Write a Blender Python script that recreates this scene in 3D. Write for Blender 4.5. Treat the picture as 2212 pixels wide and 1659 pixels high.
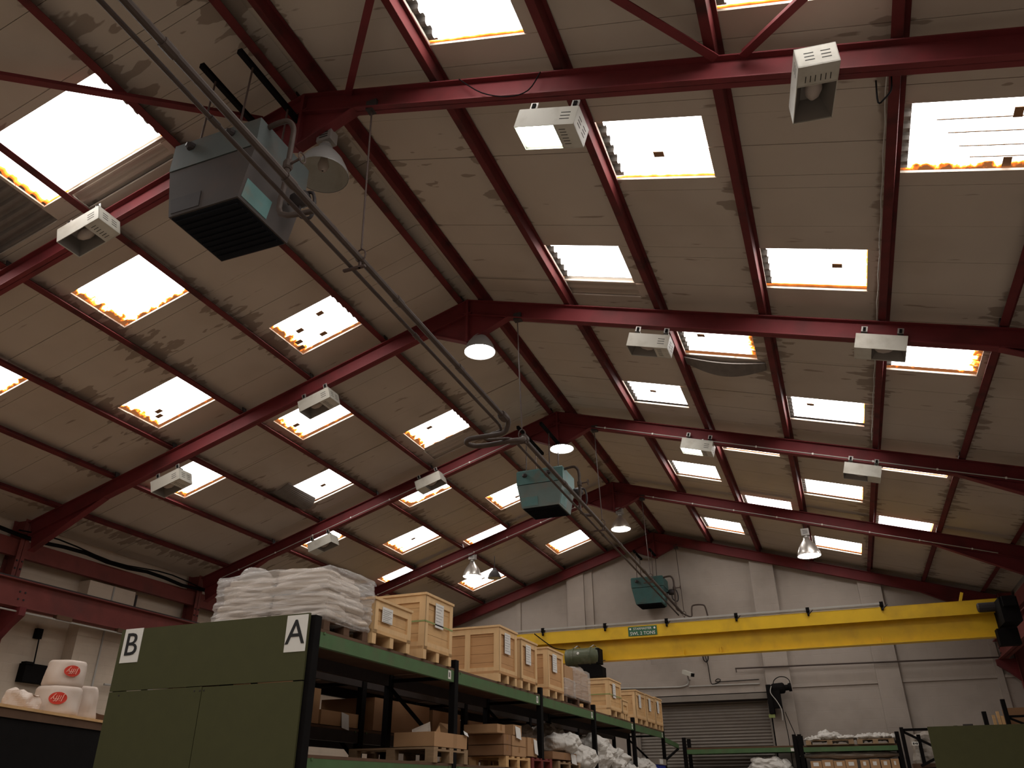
import bpy, math, random
from mathutils import Vector as V, Matrix, noise as mnoise
random.seed(7)
sc = bpy.context.scene
for o in list(bpy.data.objects): bpy.data.objects.remove(o)
COL = sc.collection
H = 1.6                                   # eye height above the floor; builders below take z from eye level

# ------------------------------------------------------------------ camera, world, exposure
cam = bpy.data.objects.new('camera', bpy.data.cameras.new('camera'))
COL.objects.link(cam)
cam.data.sensor_width = 36.0; cam.data.lens = 27.402; cam.data.clip_start = 0.05; cam.data.clip_end = 200
_y, _p, _r = math.radians(21.267), math.radians(27.633), math.radians(-0.377)
_f = V((-math.sin(_y)*math.cos(_p), math.cos(_y)*math.cos(_p), math.sin(_p)))
_rt = V((math.cos(_y), math.sin(_y), 0)); _up = _rt.cross(_f)
_r2 = math.cos(_r)*_rt + math.sin(_r)*_up; _u2 = -math.sin(_r)*_rt + math.cos(_r)*_up
cam.matrix_world = Matrix(((_r2.x, _u2.x, -_f.x, 0), (_r2.y, _u2.y, -_f.y, 0), (_r2.z, _u2.z, -_f.z, H), (0, 0, 0, 1)))
sc.camera = cam
w = bpy.data.worlds.new('sky'); sc.world = w; w.use_nodes = True
w.node_tree.nodes['Background'].inputs[0].default_value = (.75, .82, .9, 1)
w.node_tree.nodes['Background'].inputs[1].default_value = 1.0
sc.view_settings.view_transform = 'Standard'; sc.view_settings.look = 'None'
sc.view_settings.gamma = 1.0; sc.view_settings.use_curve_mapping = False
sc.view_settings.exposure = 0.0
SKY = 9.0                                 # daylight coming through one roof light
LAMP = 22.0                               # glow of the lit lamps

# ------------------------------------------------------------------ materials
def N(nt, t, **k):
    n = nt.nodes.new(t)
    for a, b in k.items(): setattr(n, a, b)
    return n
def mat(name, col, rough=.75, metal=0., var=.15, scale=6., stretch=(1, 1, 1), bump=0., spec=.3, dirt=None, dirt_amt=.5, dirt_scale=1.5):
    m = bpy.data.materials.new(name); m.use_nodes = True
    nt = m.node_tree; b = nt.nodes['Principled BSDF']; L = nt.links.new
    b.inputs['Roughness'].default_value = rough; b.inputs['Metallic'].default_value = metal
    b.inputs['Specular IOR Level'].default_value = spec
    g = N(nt, 'ShaderNodeNewGeometry'); mp = N(nt, 'ShaderNodeMapping'); mp.inputs['Scale'].default_value = stretch
    L(g.outputs['Position'], mp.inputs['Vector'])
    nz = N(nt, 'ShaderNodeTexNoise'); nz.inputs['Scale'].default_value = scale; nz.inputs['Detail'].default_value = 5
    L(mp.outputs[0], nz.inputs['Vector'])
    mx = N(nt, 'ShaderNodeMix', data_type='RGBA')
    mx.inputs['A'].default_value = (*[max(0, c*(1-var)) for c in col], 1); mx.inputs['B'].default_value = (*[min(1, c*(1+var)) for c in col], 1)
    L(nz.outputs['Fac'], mx.inputs['Factor']); out = mx.outputs['Result']
    if dirt:
        n2 = N(nt, 'ShaderNodeTexNoise'); n2.inputs['Scale'].default_value = dirt_scale; n2.inputs['Detail'].default_value = 7
        L(g.outputs['Position'], n2.inputs['Vector'])
        cr = N(nt, 'ShaderNodeMapRange'); cr.inputs['From Min'].default_value = .5; cr.inputs['From Max'].default_value = .72
        cr.inputs['To Max'].default_value = dirt_amt
        L(n2.outputs['Fac'], cr.inputs['Value'])
        m2 = N(nt, 'ShaderNodeMix', data_type='RGBA'); L(cr.outputs[0], m2.inputs['Factor']); L(out, m2.inputs['A'])
        m2.inputs['B'].default_value = (*dirt, 1); out = m2.outputs['Result']
    L(out, b.inputs['Base Color'])
    if bump:
        bp = N(nt, 'ShaderNodeBump'); bp.inputs['Strength'].default_value = bump; bp.inputs['Distance'].default_value = .02
        L(nz.outputs['Fac'], bp.inputs['Height']); L(bp.outputs[0], b.inputs['Normal'])
    return m
def emit(name, col, s):
    m = bpy.data.materials.new(name); m.use_nodes = True; nt = m.node_tree
    nt.nodes.remove(nt.nodes['Principled BSDF']); e = N(nt, 'ShaderNodeEmission')
    e.inputs[0].default_value = (*col, 1); e.inputs[1].default_value = s
    nt.links.new(e.outputs[0], nt.nodes['Material Output'].inputs[0]); return m
M = {}
M['red'] = mat('red_oxide_paint', (.15, .023, .026), .62, var=.25, scale=3, dirt=(.06, .02, .018), dirt_amt=.6, dirt_scale=2.2, spec=.22)
M['redpale'] = mat('faded_red_paint', (.175, .042, .036), .7, var=.25, scale=4, dirt=(.08, .035, .03), dirt_amt=.6)
M['purlin'] = mat('purlin_red_paint', (.12, .021, .021), .7, var=.3, spec=.2, scale=4, dirt=(.035, .016, .014), dirt_amt=.8, dirt_scale=3)
M['darksteel'] = mat('dark_steel_and_shaded_beam', (.035, .028, .028), .6, var=.3, spec=.3)
M['black'] = mat('black_paint', (.007, .006, .006), .85, var=.3, spec=.08)
M['rust'] = mat('rusty_pipe', (.06, .042, .034), .65, var=.35, scale=9, dirt=(.05, .03, .025), dirt_amt=.7, dirt_scale=4)
M['rod'] = mat('rusty_rod', (.07, .045, .038), .7, var=.3)
M['asbestos'] = mat('grey_cement_sheet', (.16, .14, .125), .9, var=.25, scale=8)
M['deck'] = mat('roof_deck', (.1, .09, .085), .9)
M['teal'] = mat('teal_enamel', (.085, .19, .185), .45, var=.2, scale=5, dirt=(.16, .13, .1), dirt_amt=.6, dirt_scale=5, spec=.4)
M['tealdark'] = mat('dull_teal_enamel', (.085, .1, .098), .55, var=.2, scale=5, dirt=(.11, .08, .062), dirt_amt=.55, dirt_scale=4)
M['scuffed'] = mat('scuffed_grey_enamel', (.056, .046, .043), .65, var=.2, scale=4, dirt=(.08, .052, .042), dirt_amt=.5, dirt_scale=3)
M['tealdeep'] = mat('deep_teal_enamel', (.035, .095, .09), .5, var=.25, scale=5, dirt=(.06, .06, .05), dirt_amt=.5, dirt_scale=4)
M['tealscuffed'] = mat('scuffed_teal_enamel', (.13, .18, .17), .5, var=.2, scale=5, dirt=(.19, .15, .12), dirt_amt=.6, dirt_scale=3)
M['grille'] = mat('dark_grille', (.01, .011, .014), .9, spec=.1)
M['lampbox'] = mat('off_white_enamel', (.5, .48, .42), .5, var=.08, scale=5, dirt=(.33, .29, .23), dirt_amt=.5, dirt_scale=6)
M['slot'] = mat('slot_dark', (.03, .028, .025), .8)
M['reflector'] = mat('dusty_reflector', (.22, .2, .18), .5, metal=.4)
M['bulb'] = mat('frosted_bulb', (.42, .36, .32), .4)
M['chrome'] = mat('polished_aluminium', (.72, .68, .63), .32, metal=.85, var=.1)
M['bellgrey'] = mat('grey_enamel', (.24, .23, .22), .4, var=.1)
M['galv'] = mat('galvanised', (.33, .31, .29), .5, metal=.5)
M['yellow'] = mat('crane_yellow', (.75, .46, .012), .45, var=.12, scale=4, dirt=(.5, .28, .02), dirt_amt=.5, dirt_scale=3, spec=.4)
M['signgreen'] = mat('sign_green', (.035, .12, .065), .5, var=.1)
M['white'] = mat('white_print', (.75, .73, .68), .7, var=.04)
M['paper'] = mat('paper', (.72, .7, .67), .8, var=.06, scale=20)
M['ink'] = mat('ink', (.02, .02, .02), .7)
M['greyink'] = mat('grey_print', (.36, .35, .34), .8)
M['hoistgreen'] = mat('olive_green_enamel', (.075, .085, .045), .4, var=.25, dirt=(.2, .19, .15), dirt_amt=.5, dirt_scale=6)
M['rackgreen'] = mat('rack_green_paint', (.075, .145, .06), .55, var=.2, scale=7, dirt=(.12, .1, .06), dirt_amt=.35, dirt_scale=5)
M['boardgreen'] = mat('green_board', (.06, .06, .022), .8, var=.12, scale=9)
M['timber'] = mat('pale_pine', (.62, .38, .175), .7, var=.2, scale=3, stretch=(1, 1, 9), dirt=(.42, .22, .09), dirt_amt=.5, dirt_scale=4, bump=.05)
M['timber2'] = mat('pine_batten', (.68, .45, .23), .7, var=.16, scale=3, stretch=(6, 6, 1), bump=.05)
M['ply'] = mat('warm_plywood', (.52, .285, .125), .75, var=.18, scale=2, stretch=(1, 1, 8), dirt=(.38, .19, .08), dirt_amt=.5, dirt_scale=3)
M['oldwood'] = mat('weathered_pallet_wood', (.3, .2, .115), .85, var=.3, scale=5, stretch=(2, 2, 8))
M['darkwood'] = mat('dark_deck_wood', (.11, .06, .035), .85, var=.35, scale=4)
M['redpallet'] = mat('red_pallet_paint', (.17, .03, .025), .8, var=.3)
M['card'] = mat('cardboard', (.42, .245, .125), .85, var=.12, scale=3)
M['carddark'] = mat('dark_cardboard', (.28, .15, .075), .85, var=.15, scale=3)
M['tape'] = mat('parcel_tape', (.33, .17, .07), .4, var=.1)
M['sack'] = mat('pale_paper_sack', (.58, .49, .41), .6, var=.15, scale=5, stretch=(1, 1, 5), bump=.5)
M['bag'] = mat('white_poly_bag', (.56, .53, .49), .5, var=.12, scale=7, bump=.2)
M['bagdull'] = mat('dusty_poly_bag', (.3, .26, .22), .55, var=.2, scale=5, bump=.3)
M['roll'] = mat('foam_roll_wrap', (.6, .5, .43), .4, var=.08, scale=4, bump=.25)
M['logored'] = mat('logo_red', (.62, .05, .03), .5, var=.05)
M['logopink'] = mat('logo_pink', (.8, .42, .34), .5, var=.03)
M['blue'] = mat('blue_plastic', (.02, .035, .3), .4)
M['concrete'] = mat('concrete_floor', (.4, .355, .305), .7, var=.15, scale=1.2, dirt=(.28, .23, .19), dirt_amt=.5, dirt_scale=.7)
M['shutter'] = mat('grey_shutter_steel', (.2, .175, .15), .6, metal=.1, var=.12, scale=4, dirt=(.15, .12, .1), dirt_amt=.5)
M['strap'] = mat('green_strap', (.25, .3, .1), .5)
M['cablegrey'] = mat('grey_conduit', (.4, .38, .35), .6)
M['greenglow'] = mat('green_glow_paint', (.02, .3, .08), .7)
M['floodlit'] = emit('flood_lamp_glow', (.88, 1., .82), LAMP*.8)
M['belllit'] = emit('bell_lamp_glow', (1., .98, .95), LAMP*1.4)

def wallmat(name, col, course=.225):
    m = mat(name, col, .85, var=.1, scale=2.5, dirt=tuple(c*.62 for c in col), dirt_amt=.55, dirt_scale=.9)
    nt = m.node_tree; b = nt.nodes['Principled BSDF']; L = nt.links.new
    g = N(nt, 'ShaderNodeNewGeometry'); s = N(nt, 'ShaderNodeSeparateXYZ'); L(g.outputs['Position'], s.inputs[0])
    a = N(nt, 'ShaderNodeMath', operation='ADD'); L(s.outputs[0], a.inputs[0]); L(s.outputs[1], a.inputs[1])
    c = N(nt, 'ShaderNodeCombineXYZ'); L(a.outputs[0], c.inputs[0]); L(s.outputs[2], c.inputs[1])
    br = N(nt, 'ShaderNodeTexBrick'); br.inputs['Scale'].default_value = 1; br.inputs['Mortar Size'].default_value = .006
    br.inputs['Brick Width'].default_value = course*2; br.inputs['Row Height'].default_value = course; br.inputs['Mortar Smooth'].default_value = .6
    L(c.outputs[0], br.inputs['Vector'])
    bp = N(nt, 'ShaderNodeBump', invert=True); bp.inputs['Strength'].default_value = .35; bp.inputs['Distance'].default_value = .008
    L(br.outputs['Fac'], bp.inputs['Height']); L(bp.outputs[0], b.inputs['Normal'])
    return m
M['wall'] = wallmat('painted_blockwork', (.35, .3, .26))
M['wallleft'] = wallmat('painted_brickwork', (.6, .5, .4), .15)

X0, Z0, TH = -4.3185, 6.8062, math.radians(17.035)
CS, SN = math.cos(TH), math.sin(TH)
FY = [.508, 4.854, 9.200, 13.547, 17.893, 22.484]       # front faces of the frames (the first is behind the camera)
PR = [.221, 1.663, 3.027, 4.436, 5.858, 7.132, 8.45]
PL = [.124, 1.521, 2.925, 4.257, 5.676, 6.89, 8.136]
def RP(side, s, y, off=0.):                              # a point of the roof slope
    return V((X0 + side*(s*CS + SN*off), y, Z0 - s*SN + CS*off))

def ceilmat():                                           # painted boards with water stains along the purlins
    m = mat('beige_ceiling_board', (.48, .415, .35), .9, var=.1, scale=1.3, dirt=(.37, .3, .235), dirt_amt=.5, dirt_scale=.8)
    nt = m.node_tree; L = nt.links.new; b = nt.nodes['Principled BSDF']
    src = b.inputs['Base Color'].links[0].from_socket
    g = N(nt, 'ShaderNodeNewGeometry'); s = N(nt, 'ShaderNodeSeparateXYZ'); L(g.outputs['Position'], s.inputs[0])
    def mth(op, a, bb=None):
        n = N(nt, 'ShaderNodeMath', operation=op)
        for i, q in enumerate((a, bb)):
            if q is None: continue
            if isinstance(q, (int, float)): n.inputs[i].default_value = q
            else: L(q, n.inputs[i])
        return n.outputs[0]
    dist = mth('DIVIDE', mth('ABSOLUTE', mth('SUBTRACT', s.outputs[0], X0)), CS)
    right = mth('MULTIPLY', mth('GREATER_THAN', s.outputs[0], X0), .1)
    d = mth('SUBTRACT', mth('ABSOLUTE', mth('SUBTRACT', mth('MODULO', mth('ADD', mth('SUBTRACT', dist, right), 1.388*5-2.946+.694), 1.388), .694)), .03)
    mp = N(nt, 'ShaderNodeMapping'); mp.inputs['Scale'].default_value = (1.2, 3.6, 1.2); L(g.outputs['Position'], mp.inputs[0])
    n1 = N(nt, 'ShaderNodeTexNoise'); n1.inputs['Scale'].default_value = 2.2; n1.inputs['Detail'].default_value = 2; L(mp.outputs[0], n1.inputs[0])
    n2 = N(nt, 'ShaderNodeTexNoise'); n2.inputs['Scale'].default_value = .45; n2.inputs['Detail'].default_value = 1; L(g.outputs['Position'], n2.inputs[0])
    reach = mth('MULTIPLY', mth('SUBTRACT', n1.outputs['Fac'], .42), mth('MULTIPLY', mth('SUBTRACT', n2.outputs['Fac'], .4), 6.5))
    k = N(nt, 'ShaderNodeMapRange'); k.inputs['From Min'].default_value = 0; k.inputs['From Max'].default_value = .035
    L(mth('SUBTRACT', reach, d), k.inputs['Value'])
    # loose blotches along the board joints
    mp3 = N(nt, 'ShaderNodeMapping'); mp3.inputs['Scale'].default_value = (.9, 5., .9); L(g.outputs['Position'], mp3.inputs[0])
    n3 = N(nt, 'ShaderNodeTexNoise'); n3.inputs['Scale'].default_value = 1.6; n3.inputs['Detail'].default_value = 3; L(mp3.outputs[0], n3.inputs[0])
    k3 = N(nt, 'ShaderNodeMapRange'); k3.inputs['From Min'].default_value = .69; k3.inputs['From Max'].default_value = .73; L(n3.outputs['Fac'], k3.inputs['Value'])
    f = mth('MULTIPLY', mth('MAXIMUM', k.outputs[0], k3.outputs[0]), .55)
    mx = N(nt, 'ShaderNodeMix', data_type='RGBA'); L(f, mx.inputs['Factor']); L(src, mx.inputs['A']); mx.inputs['B'].default_value = (.13, .08, .055, 1)
    L(mx.outputs['Result'], b.inputs['Base Color']); return m
M['board'] = ceilmat()

def skymat(name, moss):                                  # translucent sheet with daylight behind it; moss at the rim filters it
    m = emit(name, (1, .97, .93), SKY); nt = m.node_tree; L = nt.links.new
    e = [n for n in nt.nodes if n.type == 'EMISSION'][0]
    uv = N(nt, 'ShaderNodeUVMap'); s = N(nt, 'ShaderNodeSeparateXYZ'); L(uv.outputs[0], s.inputs[0])
    g = N(nt, 'ShaderNodeNewGeometry'); n1 = N(nt, 'ShaderNodeTexNoise'); n1.inputs['Scale'].default_value = 9; n1.inputs['Detail'].default_value = 4
    L(g.outputs['Position'], n1.inputs[0])
    def mth(op, a, bb):
        n = N(nt, 'ShaderNodeMath', operation=op)
        for i, q in enumerate((a, bb)):
            if isinstance(q, (int, float)): n.inputs[i].default_value = q
            else: L(q, n.inputs[i])
        return n.outputs[0]
    edge = mth('MINIMUM', mth('SUBTRACT', 1., s.outputs[0]), mth('MULTIPLY', mth('MINIMUM', s.outputs[1], mth('SUBTRACT', 1., s.outputs[1])), 1.6))
    v = mth('SUBTRACT', edge, mth('MULTIPLY', mth('SUBTRACT', n1.outputs['Fac'], .3), .32*moss))
    r = N(nt, 'ShaderNodeValToRGB'); L(v, r.inputs[0]); el = r.color_ramp.elements
    el[0].position = 0.; el[0].color = (.035, .012, .004, 1)
    el[1].position = .075; el[1].color = (1, .97, .93, 1)
    x = el.new(.025); x.color = (.14, .03, .004, 1)
    x = el.new(.045); x.color = (.6, .17, .018, 1)
    L(r.outputs[0], e.inputs[0]); return m
M['sky'] = skymat('roof_light_clean', .12)
M['skymoss'] = skymat('roof_light_mossy', .85)

def filmmat():
    m = bpy.data.materials.new('stretch_film'); m.use_nodes = True; nt = m.node_tree; L = nt.links.new
    b = nt.nodes['Principled BSDF']; b.inputs['Base Color'].default_value = (.8, .77, .74, 1); b.inputs['Roughness'].default_value = .2
    b.inputs['Specular IOR Level'].default_value = .9
    t = N(nt, 'ShaderNodeBsdfTransparent'); mx = N(nt, 'ShaderNodeMixShader'); mx.inputs[0].default_value = .34
    g = N(nt, 'ShaderNodeNewGeometry'); mp = N(nt, 'ShaderNodeMapping'); mp.inputs['Scale'].default_value = (2.5, 2.5, 13); L(g.outputs['Position'], mp.inputs[0])
    nz = N(nt, 'ShaderNodeTexNoise'); nz.inputs['Scale'].default_value = 2.6; nz.inputs['Detail'].default_value = 6; L(mp.outputs[0], nz.inputs[0])
    bp = N(nt, 'ShaderNodeBump'); bp.inputs['Strength'].default_value = .9; bp.inputs['Distance'].default_value = .03
    L(nz.outputs['Fac'], bp.inputs['Height']); L(bp.outputs[0], b.inputs['Normal'])
    L(t.outputs[0], mx.inputs[1]); L(b.outputs[0], mx.inputs[2]); L(mx.outputs[0], nt.nodes['Material Output'].inputs[0]); return m
M['film'] = filmmat()

# ------------------------------------------------------------------ builders
class MB:
    def __init__(s): s.v = []; s.f = []; s.uv = None
    def add(s, vs, fs):
        o = len(s.v); s.v += [V(p) for p in vs]; s.f += [tuple(i+o for i in f) for f in fs]; return s
    def obox(s, c, ax, hs):
        c = V(c); a = [V(ax[i])*hs[i] for i in range(3)]
        vs = [c + a[0]*i + a[1]*j + a[2]*k for i in (-1, 1) for j in (-1, 1) for k in (-1, 1)]
        return s.add(vs, [(0, 1, 3, 2), (4, 6, 7, 5), (0, 4, 5, 1), (2, 3, 7, 6), (0, 2, 6, 4), (1, 5, 7, 3)])
    def box(s, lo, hi):
        lo, hi = V(lo), V(hi); return s.obox((lo+hi)/2, ((1, 0, 0), (0, 1, 0), (0, 0, 1)), (hi-lo)/2)
    def beam(s, p, q, wd, ht, up=(0, 0, 1)):
        p, q = V(p), V(q); d = (q-p).normalized(); sd = d.cross(V(up)).normalized(); u = sd.cross(d)
        return s.obox((p+q)/2, (d, sd, u), ((q-p).length/2, wd/2, ht/2))
    def prism(s, pts, ext):
        n = len(pts); pts = [V(p) for p in pts]; e = V(ext)
        fs = [tuple(range(n))[::-1], tuple(range(n, 2*n))] + [(i, (i+1) % n, n+(i+1) % n, n+i) for i in range(n)]
        return s.add(pts+[p+e for p in pts], fs)
    def tube(s, pts, r, n=8):
        pts = [V(p) for p in pts]; k = len(pts); vs = []; fs = []; ref = None
        for i, p in enumerate(pts):
            d = (pts[min(i+1, k-1)]-pts[max(i-1, 0)]).normalized()
            if ref is None: ref = V((0, 0, 1)) if abs(d.z) < .9 else V((1, 0, 0))
            a = d.cross(ref).normalized(); b = a.cross(d); ref = b
            vs += [p + r*(math.cos(t)*a+math.sin(t)*b) for t in [2*math.pi*j/n for j in range(n)]]
        for i in range(k-1):
            fs += [(i*n+j, i*n+(j+1) % n, (i+1)*n+(j+1) % n, (i+1)*n+j) for j in range(n)]
        fs += [tuple(range(n))[::-1], tuple(range((k-1)*n, k*n))]
        return s.add(vs, fs)
    def lathe(s, c, prof, n=24, ax=(0, 0, 1), close=False):
        ax = V(ax).normalized(); a = ax.orthogonal().normalized(); b = ax.cross(a); c = V(c); vs = []; fs = []
        for r, z in prof: vs += [c + ax*z + r*(math.cos(2*math.pi*j/n)*a+math.sin(2*math.pi*j/n)*b) for j in range(n)]
        for i in range(len(prof)-1):
            fs += [(i*n+j, i*n+(j+1) % n, (i+1)*n+(j+1) % n, (i+1)*n+j) for j in range(n)]
        if close: fs += [tuple(range(n))[::-1], tuple(range((len(prof)-1)*n, len(prof)*n))]
        return s.add(vs, fs)
    def build(s, name, m, parent=None, smooth=False):
        base = V(parent.matrix_world.translation) if parent else V((0, 0, 0))
        me = bpy.data.meshes.new(name)
        if parent is None:                              # origin of a one-mesh thing: its lowest middle
            xs = [p for p in s.v]; base = V(((min(p.x for p in xs)+max(p.x for p in xs))/2, (min(p.y for p in xs)+max(p.y for p in xs))/2, min(p.z for p in xs)+H))
        sh = V((0, 0, H)) - base
        me.from_pydata([tuple(p+sh) for p in s.v], [], s.f); me.update()
        if s.uv:
            ul = me.uv_layers.new(name='UVMap')
            for lp in me.loops: ul.data[lp.index].uv = s.uv[lp.vertex_index]
        me.materials.append(M[m] if isinstance(m, str) else m)
        if smooth:
            for p in me.polygons: p.use_smooth = True
        o = bpy.data.objects.new(name, me); COL.objects.link(o)
        if parent: o.parent = parent; o.matrix_world = Matrix.Translation(base)
        else: o.location = base; o.matrix_world = Matrix.Translation(base)
        return o
def tag(o, label=None, cat=None, group=None, kind=None):
    for k, v in (('label', label), ('category', cat), ('group', group), ('kind', kind)):
        if v: o[k] = v
    return o
def thing(name, loc, label, cat, group=None, kind=None):
    o = bpy.data.objects.new(name, None); COL.objects.link(o); o.empty_display_size = .1
    o.location = (loc[0], loc[1], loc[2]+H); o.matrix_world = Matrix.Translation(o.location)
    return tag(o, label, cat, group, kind)
CUBES = {}
def pbox(name, m, parent, lo, hi, rot=None):             # a plain piece sharing one cube mesh per material
    if m not in CUBES:
        me = bpy.data.meshes.new('piece'); b = MB().box((-.5, -.5, -.5), (.5, .5, .5)); me.from_pydata([tuple(p) for p in b.v], [], b.f)
        me.materials.append(M[m]); CUBES[m] = me
    o = bpy.data.objects.new(name, CUBES[m]); COL.objects.link(o); lo, hi = V(lo), V(hi)
    c = (lo+hi)/2 + V((0, 0, H)); o.parent = parent
    base = parent.matrix_world.translation if parent else V((0, 0, 0))
    R = rot.to_4x4() if rot else Matrix.Identity(4)
    o.matrix_local = Matrix.Translation(c-base) @ R @ Matrix.Diagonal((*(hi-lo), 1))
    return o
def textmesh(name, s, size, origin, right, up, m, parent, shear=0., depth=.003, align='CENTER'):
    cu = bpy.data.curves.new(name, 'FONT'); cu.body = s; cu.size = size; cu.align_x = align; cu.align_y = 'CENTER'; cu.extrude = depth; cu.shear = shear; cu.resolution_u = 3
    t = bpy.data.objects.new(name+'_source', cu); COL.objects.link(t); bpy.context.view_layer.update()
    me = bpy.data.meshes.new_from_object(t.evaluated_get(bpy.context.evaluated_depsgraph_get())); bpy.data.objects.remove(t)
    r, u = V(right).normalized(), V(up).normalized(); n = r.cross(u); base = parent.matrix_world.translation
    for v in me.vertices: v.co = V(origin)+V((0, 0, H))-base + r*v.co.x + u*v.co.y + n*v.co.z
    me.materials.clear(); me.materials.append(M[m]); me.name = name
    o = bpy.data.objects.new(name, me); COL.objects.link(o); o.parent = parent; return o

# ------------------------------------------------------------------ setting: floor, walls
YB, YE = -8.0, 22.75
XL, XR = -13.07, 4.43
tag(MB().box((XL-.3, YB-.3, -1.75), (XR+.3, YE+.3, -1.6)).build('floor', 'concrete'), kind='structure')
wl = tag(MB().box((XL-.2, YB, -1.6), (XL, YE, 4.5)).build('wall_left', 'wallleft'), kind='structure')
MB().box((XL, 10.85, -1.6), (-12.8, 11.97, 3.6)).build('pilaster', 'wallleft', wl)
MB().box((XL, 2.2, -1.6), (-12.8, 3.3, 3.6)).build('pilaster', 'wallleft', wl)
MB().box((XL, 15.1, -1.6), (-12.8, 16.2, 3.6)).build('pilaster', 'wallleft', wl)
MB().tube([(-12.79, 11.42, 3.6), (-12.79, 11.42, 1.7)], .018).build('downpipe', 'cablegrey', wl)
MB().tube([(-12.79, 12.0, 3.55), (-12.79, 12.0, 1.5)], .022).build('downpipe', 'darksteel', wl)
tag(MB().box((XR, YB, -1.6), (XR+.2, YE, 4.5)).build('wall_right', 'wall'), kind='structure')
def gable(y0, y1, name):
    return tag(MB().prism([(XL-.2, y0, -1.6), (XR+.2, y0, -1.6), (XR+.2, y0, 4.35), (X0, y0, 7.02), (XL-.2, y0, 4.35)], (0, y1-y0, 0)).build(name, 'wall'), kind='structure')
gable(YB-.2, YB, 'wall_back')
we = gable(YE, YE+.2, 'wall_end')
for a, b, top, dy in ((-7.08, -6.55, 5.93, .14), (-6.55, -6.3, 5.95, .07), (-1.72, -1.1, 5.75, .14), (.95, 1.5, 5.0, .12), (-8.75, -8.6, 5.35, .05), (3.6, 3.75, 4.4, .05)):
    MB().box((a, YE-dy, -1.6), (b, YE, top)).build('pilaster', 'wall', we)
MB().box((-1.1, YE-.035, 2.36), (XR, YE, 2.42)).build('ledge_course', 'wall', we)

# ------------------------------------------------------------------ ceiling boards and roof lights
def yj(k): return 2.86 + .66*k
sky = []       # side, s0, s1, y0, y1, mossy
for sd in (1, -1):
    P_ = PR if sd > 0 else PL
    for k in range(-2, 5):
        f = FY[k] if k >= 0 else FY[0] + 4.35*k
        ac = {0: (3.62, 4.55), 1: (7.92, 8.78), 2: (12.08, 13.0), 3: (16.1, 17.1), 4: (20.4, 21.5)}.get(k, (f+3.05, f+3.95))
        bd = {1: (5.72, 6.62), 2: (9.95, 10.83), 3: (14.1, 14.96), 4: (17.85, 18.66 if sd > 0 else 18.45)}.get(k, (f+.85, f+1.75))
        for st, (y0, y1) in ((1, ac), (2, bd), (3, ac), (4, bd)):
            s0 = P_[st] + .08
            s1 = {1: 2.77, 2: 4.19, 3: 5.67, 4: 7.03}[st] if sd > 0 else {1: 2.72, 2: 4.15, 3: 5.54, 4: 6.72}[st]
            if sd < 0 and st == 1 and k == 0: s1 = 3.3
            if sd < 0 and st == 4 and k == 2: s1 = 6.8
            sky.append([sd, st, k, s0, s1, y0, y1, (sd < 0 and k >= 1) or (sd > 0 and (st, k) in ((4, 1), (4, 2), (2, 2)))])
def rects_minus(rect, holes):
    out = [rect]
    for h in holes:
        nxt = []
        for a, b, c, d in out:
            if h[0] >= b or h[1] <= a or h[2] >= d or h[3] <= c: nxt.append((a, b, c, d)); continue
            if c < h[2]: nxt.append((a, b, c, h[2]))
            if d > h[3]: nxt.append((a, b, h[3], d))
            y0, y1 = max(c, h[2]), min(d, h[3])
            if a < h[0]: nxt.append((a, h[0], y0, y1))
            if b > h[1]: nxt.append((h[1], b, y0, y1))
        out = nxt
    return out
CEIL = {}
for sd in (1, -1):
    ce = thing('ceiling', (X0+sd*4, 10, 5.9), None, None, kind='structure')
    rot = Matrix.Rotation(sd*TH, 3, 'Y')
    groups = [-.05, 3.06, 5.87, 9.05] if sd > 0 else [-.05, 2.95, 5.7, 9.05]
    holes = [(h[3], h[4], h[5], h[6]) for h in sky if h[0] == sd]
    bare = [(-1, 3.34, 4.3, 3.1, 4.78, 'asbestos'), (-1, 1.7, 2.95, 4.6, 4.84, 'board'), (1, 1.74, 2.78, 8.82, 9.16, 'board'), (-1, 1.62, 2.75, 13.0, 13.5, 'board'), (1, 3.1, 4.25, 17.2, 17.6, 'board')]
    bare_all = list(bare); CEIL[sd] = ce; bare = [q for q in bare if q[0] == sd]; holes += [q[1:5] for q in bare]
    for a, b in zip(groups, groups[1:]):
        ys = [YB, -5.06, -2.42, .22] + [yj(k) for k in range(-1, 31)] + [YE]
        ys = [y for y in ys if y <= YE]
        for c, d in zip(ys, ys[1:]):
            for r in rects_minus((a, b, c, d), holes):
                if r[1]-r[0] < .02 or r[3]-r[2] < .02: continue
                jit = random.uniform(-.003, .003)
                c0 = RP(sd, (r[0]+r[1])/2, (r[2]+r[3])/2, .165+jit)
                hx, hy = (r[1]-r[0])/2-.0025, (r[3]-r[2])/2-.003
                pbox('panel', 'board', ce, c0-V((hx, hy, .013)), c0+V((hx, hy, .013)), rot)
    c0 = RP(sd, 4.55, (YB+YE)/2, .33)
    pbox('roof_deck', 'deck', ce, c0-V((4.62, (YE-YB)/2+.2, .02)), c0+V((4.62, (YE-YB)/2+.2, .02)), rot)
def corrugated(sd, s0, s1, y0, y1, off, amp, uv=False):
    b = MB(); n = max(6, int((y1-y0)/.0183)); uvs = []
    for i in range(n+1):
        y = y0+(y1-y0)*i/n; o = off + amp*math.tanh(2.5*math.sin(2*math.pi*y/.146))
        b.v += [RP(sd, s0, y, o), RP(sd, s1, y, o)]; uvs += [(0, i/n), (1, i/n)]
    b.f = [(2*i, 2*i+2, 2*i+3, 2*i+1) if sd > 0 else (2*i, 2*i+1, 2*i+3, 2*i+2) for i in range(n)]
    if uv: b.uv = uvs
    return b
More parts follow.
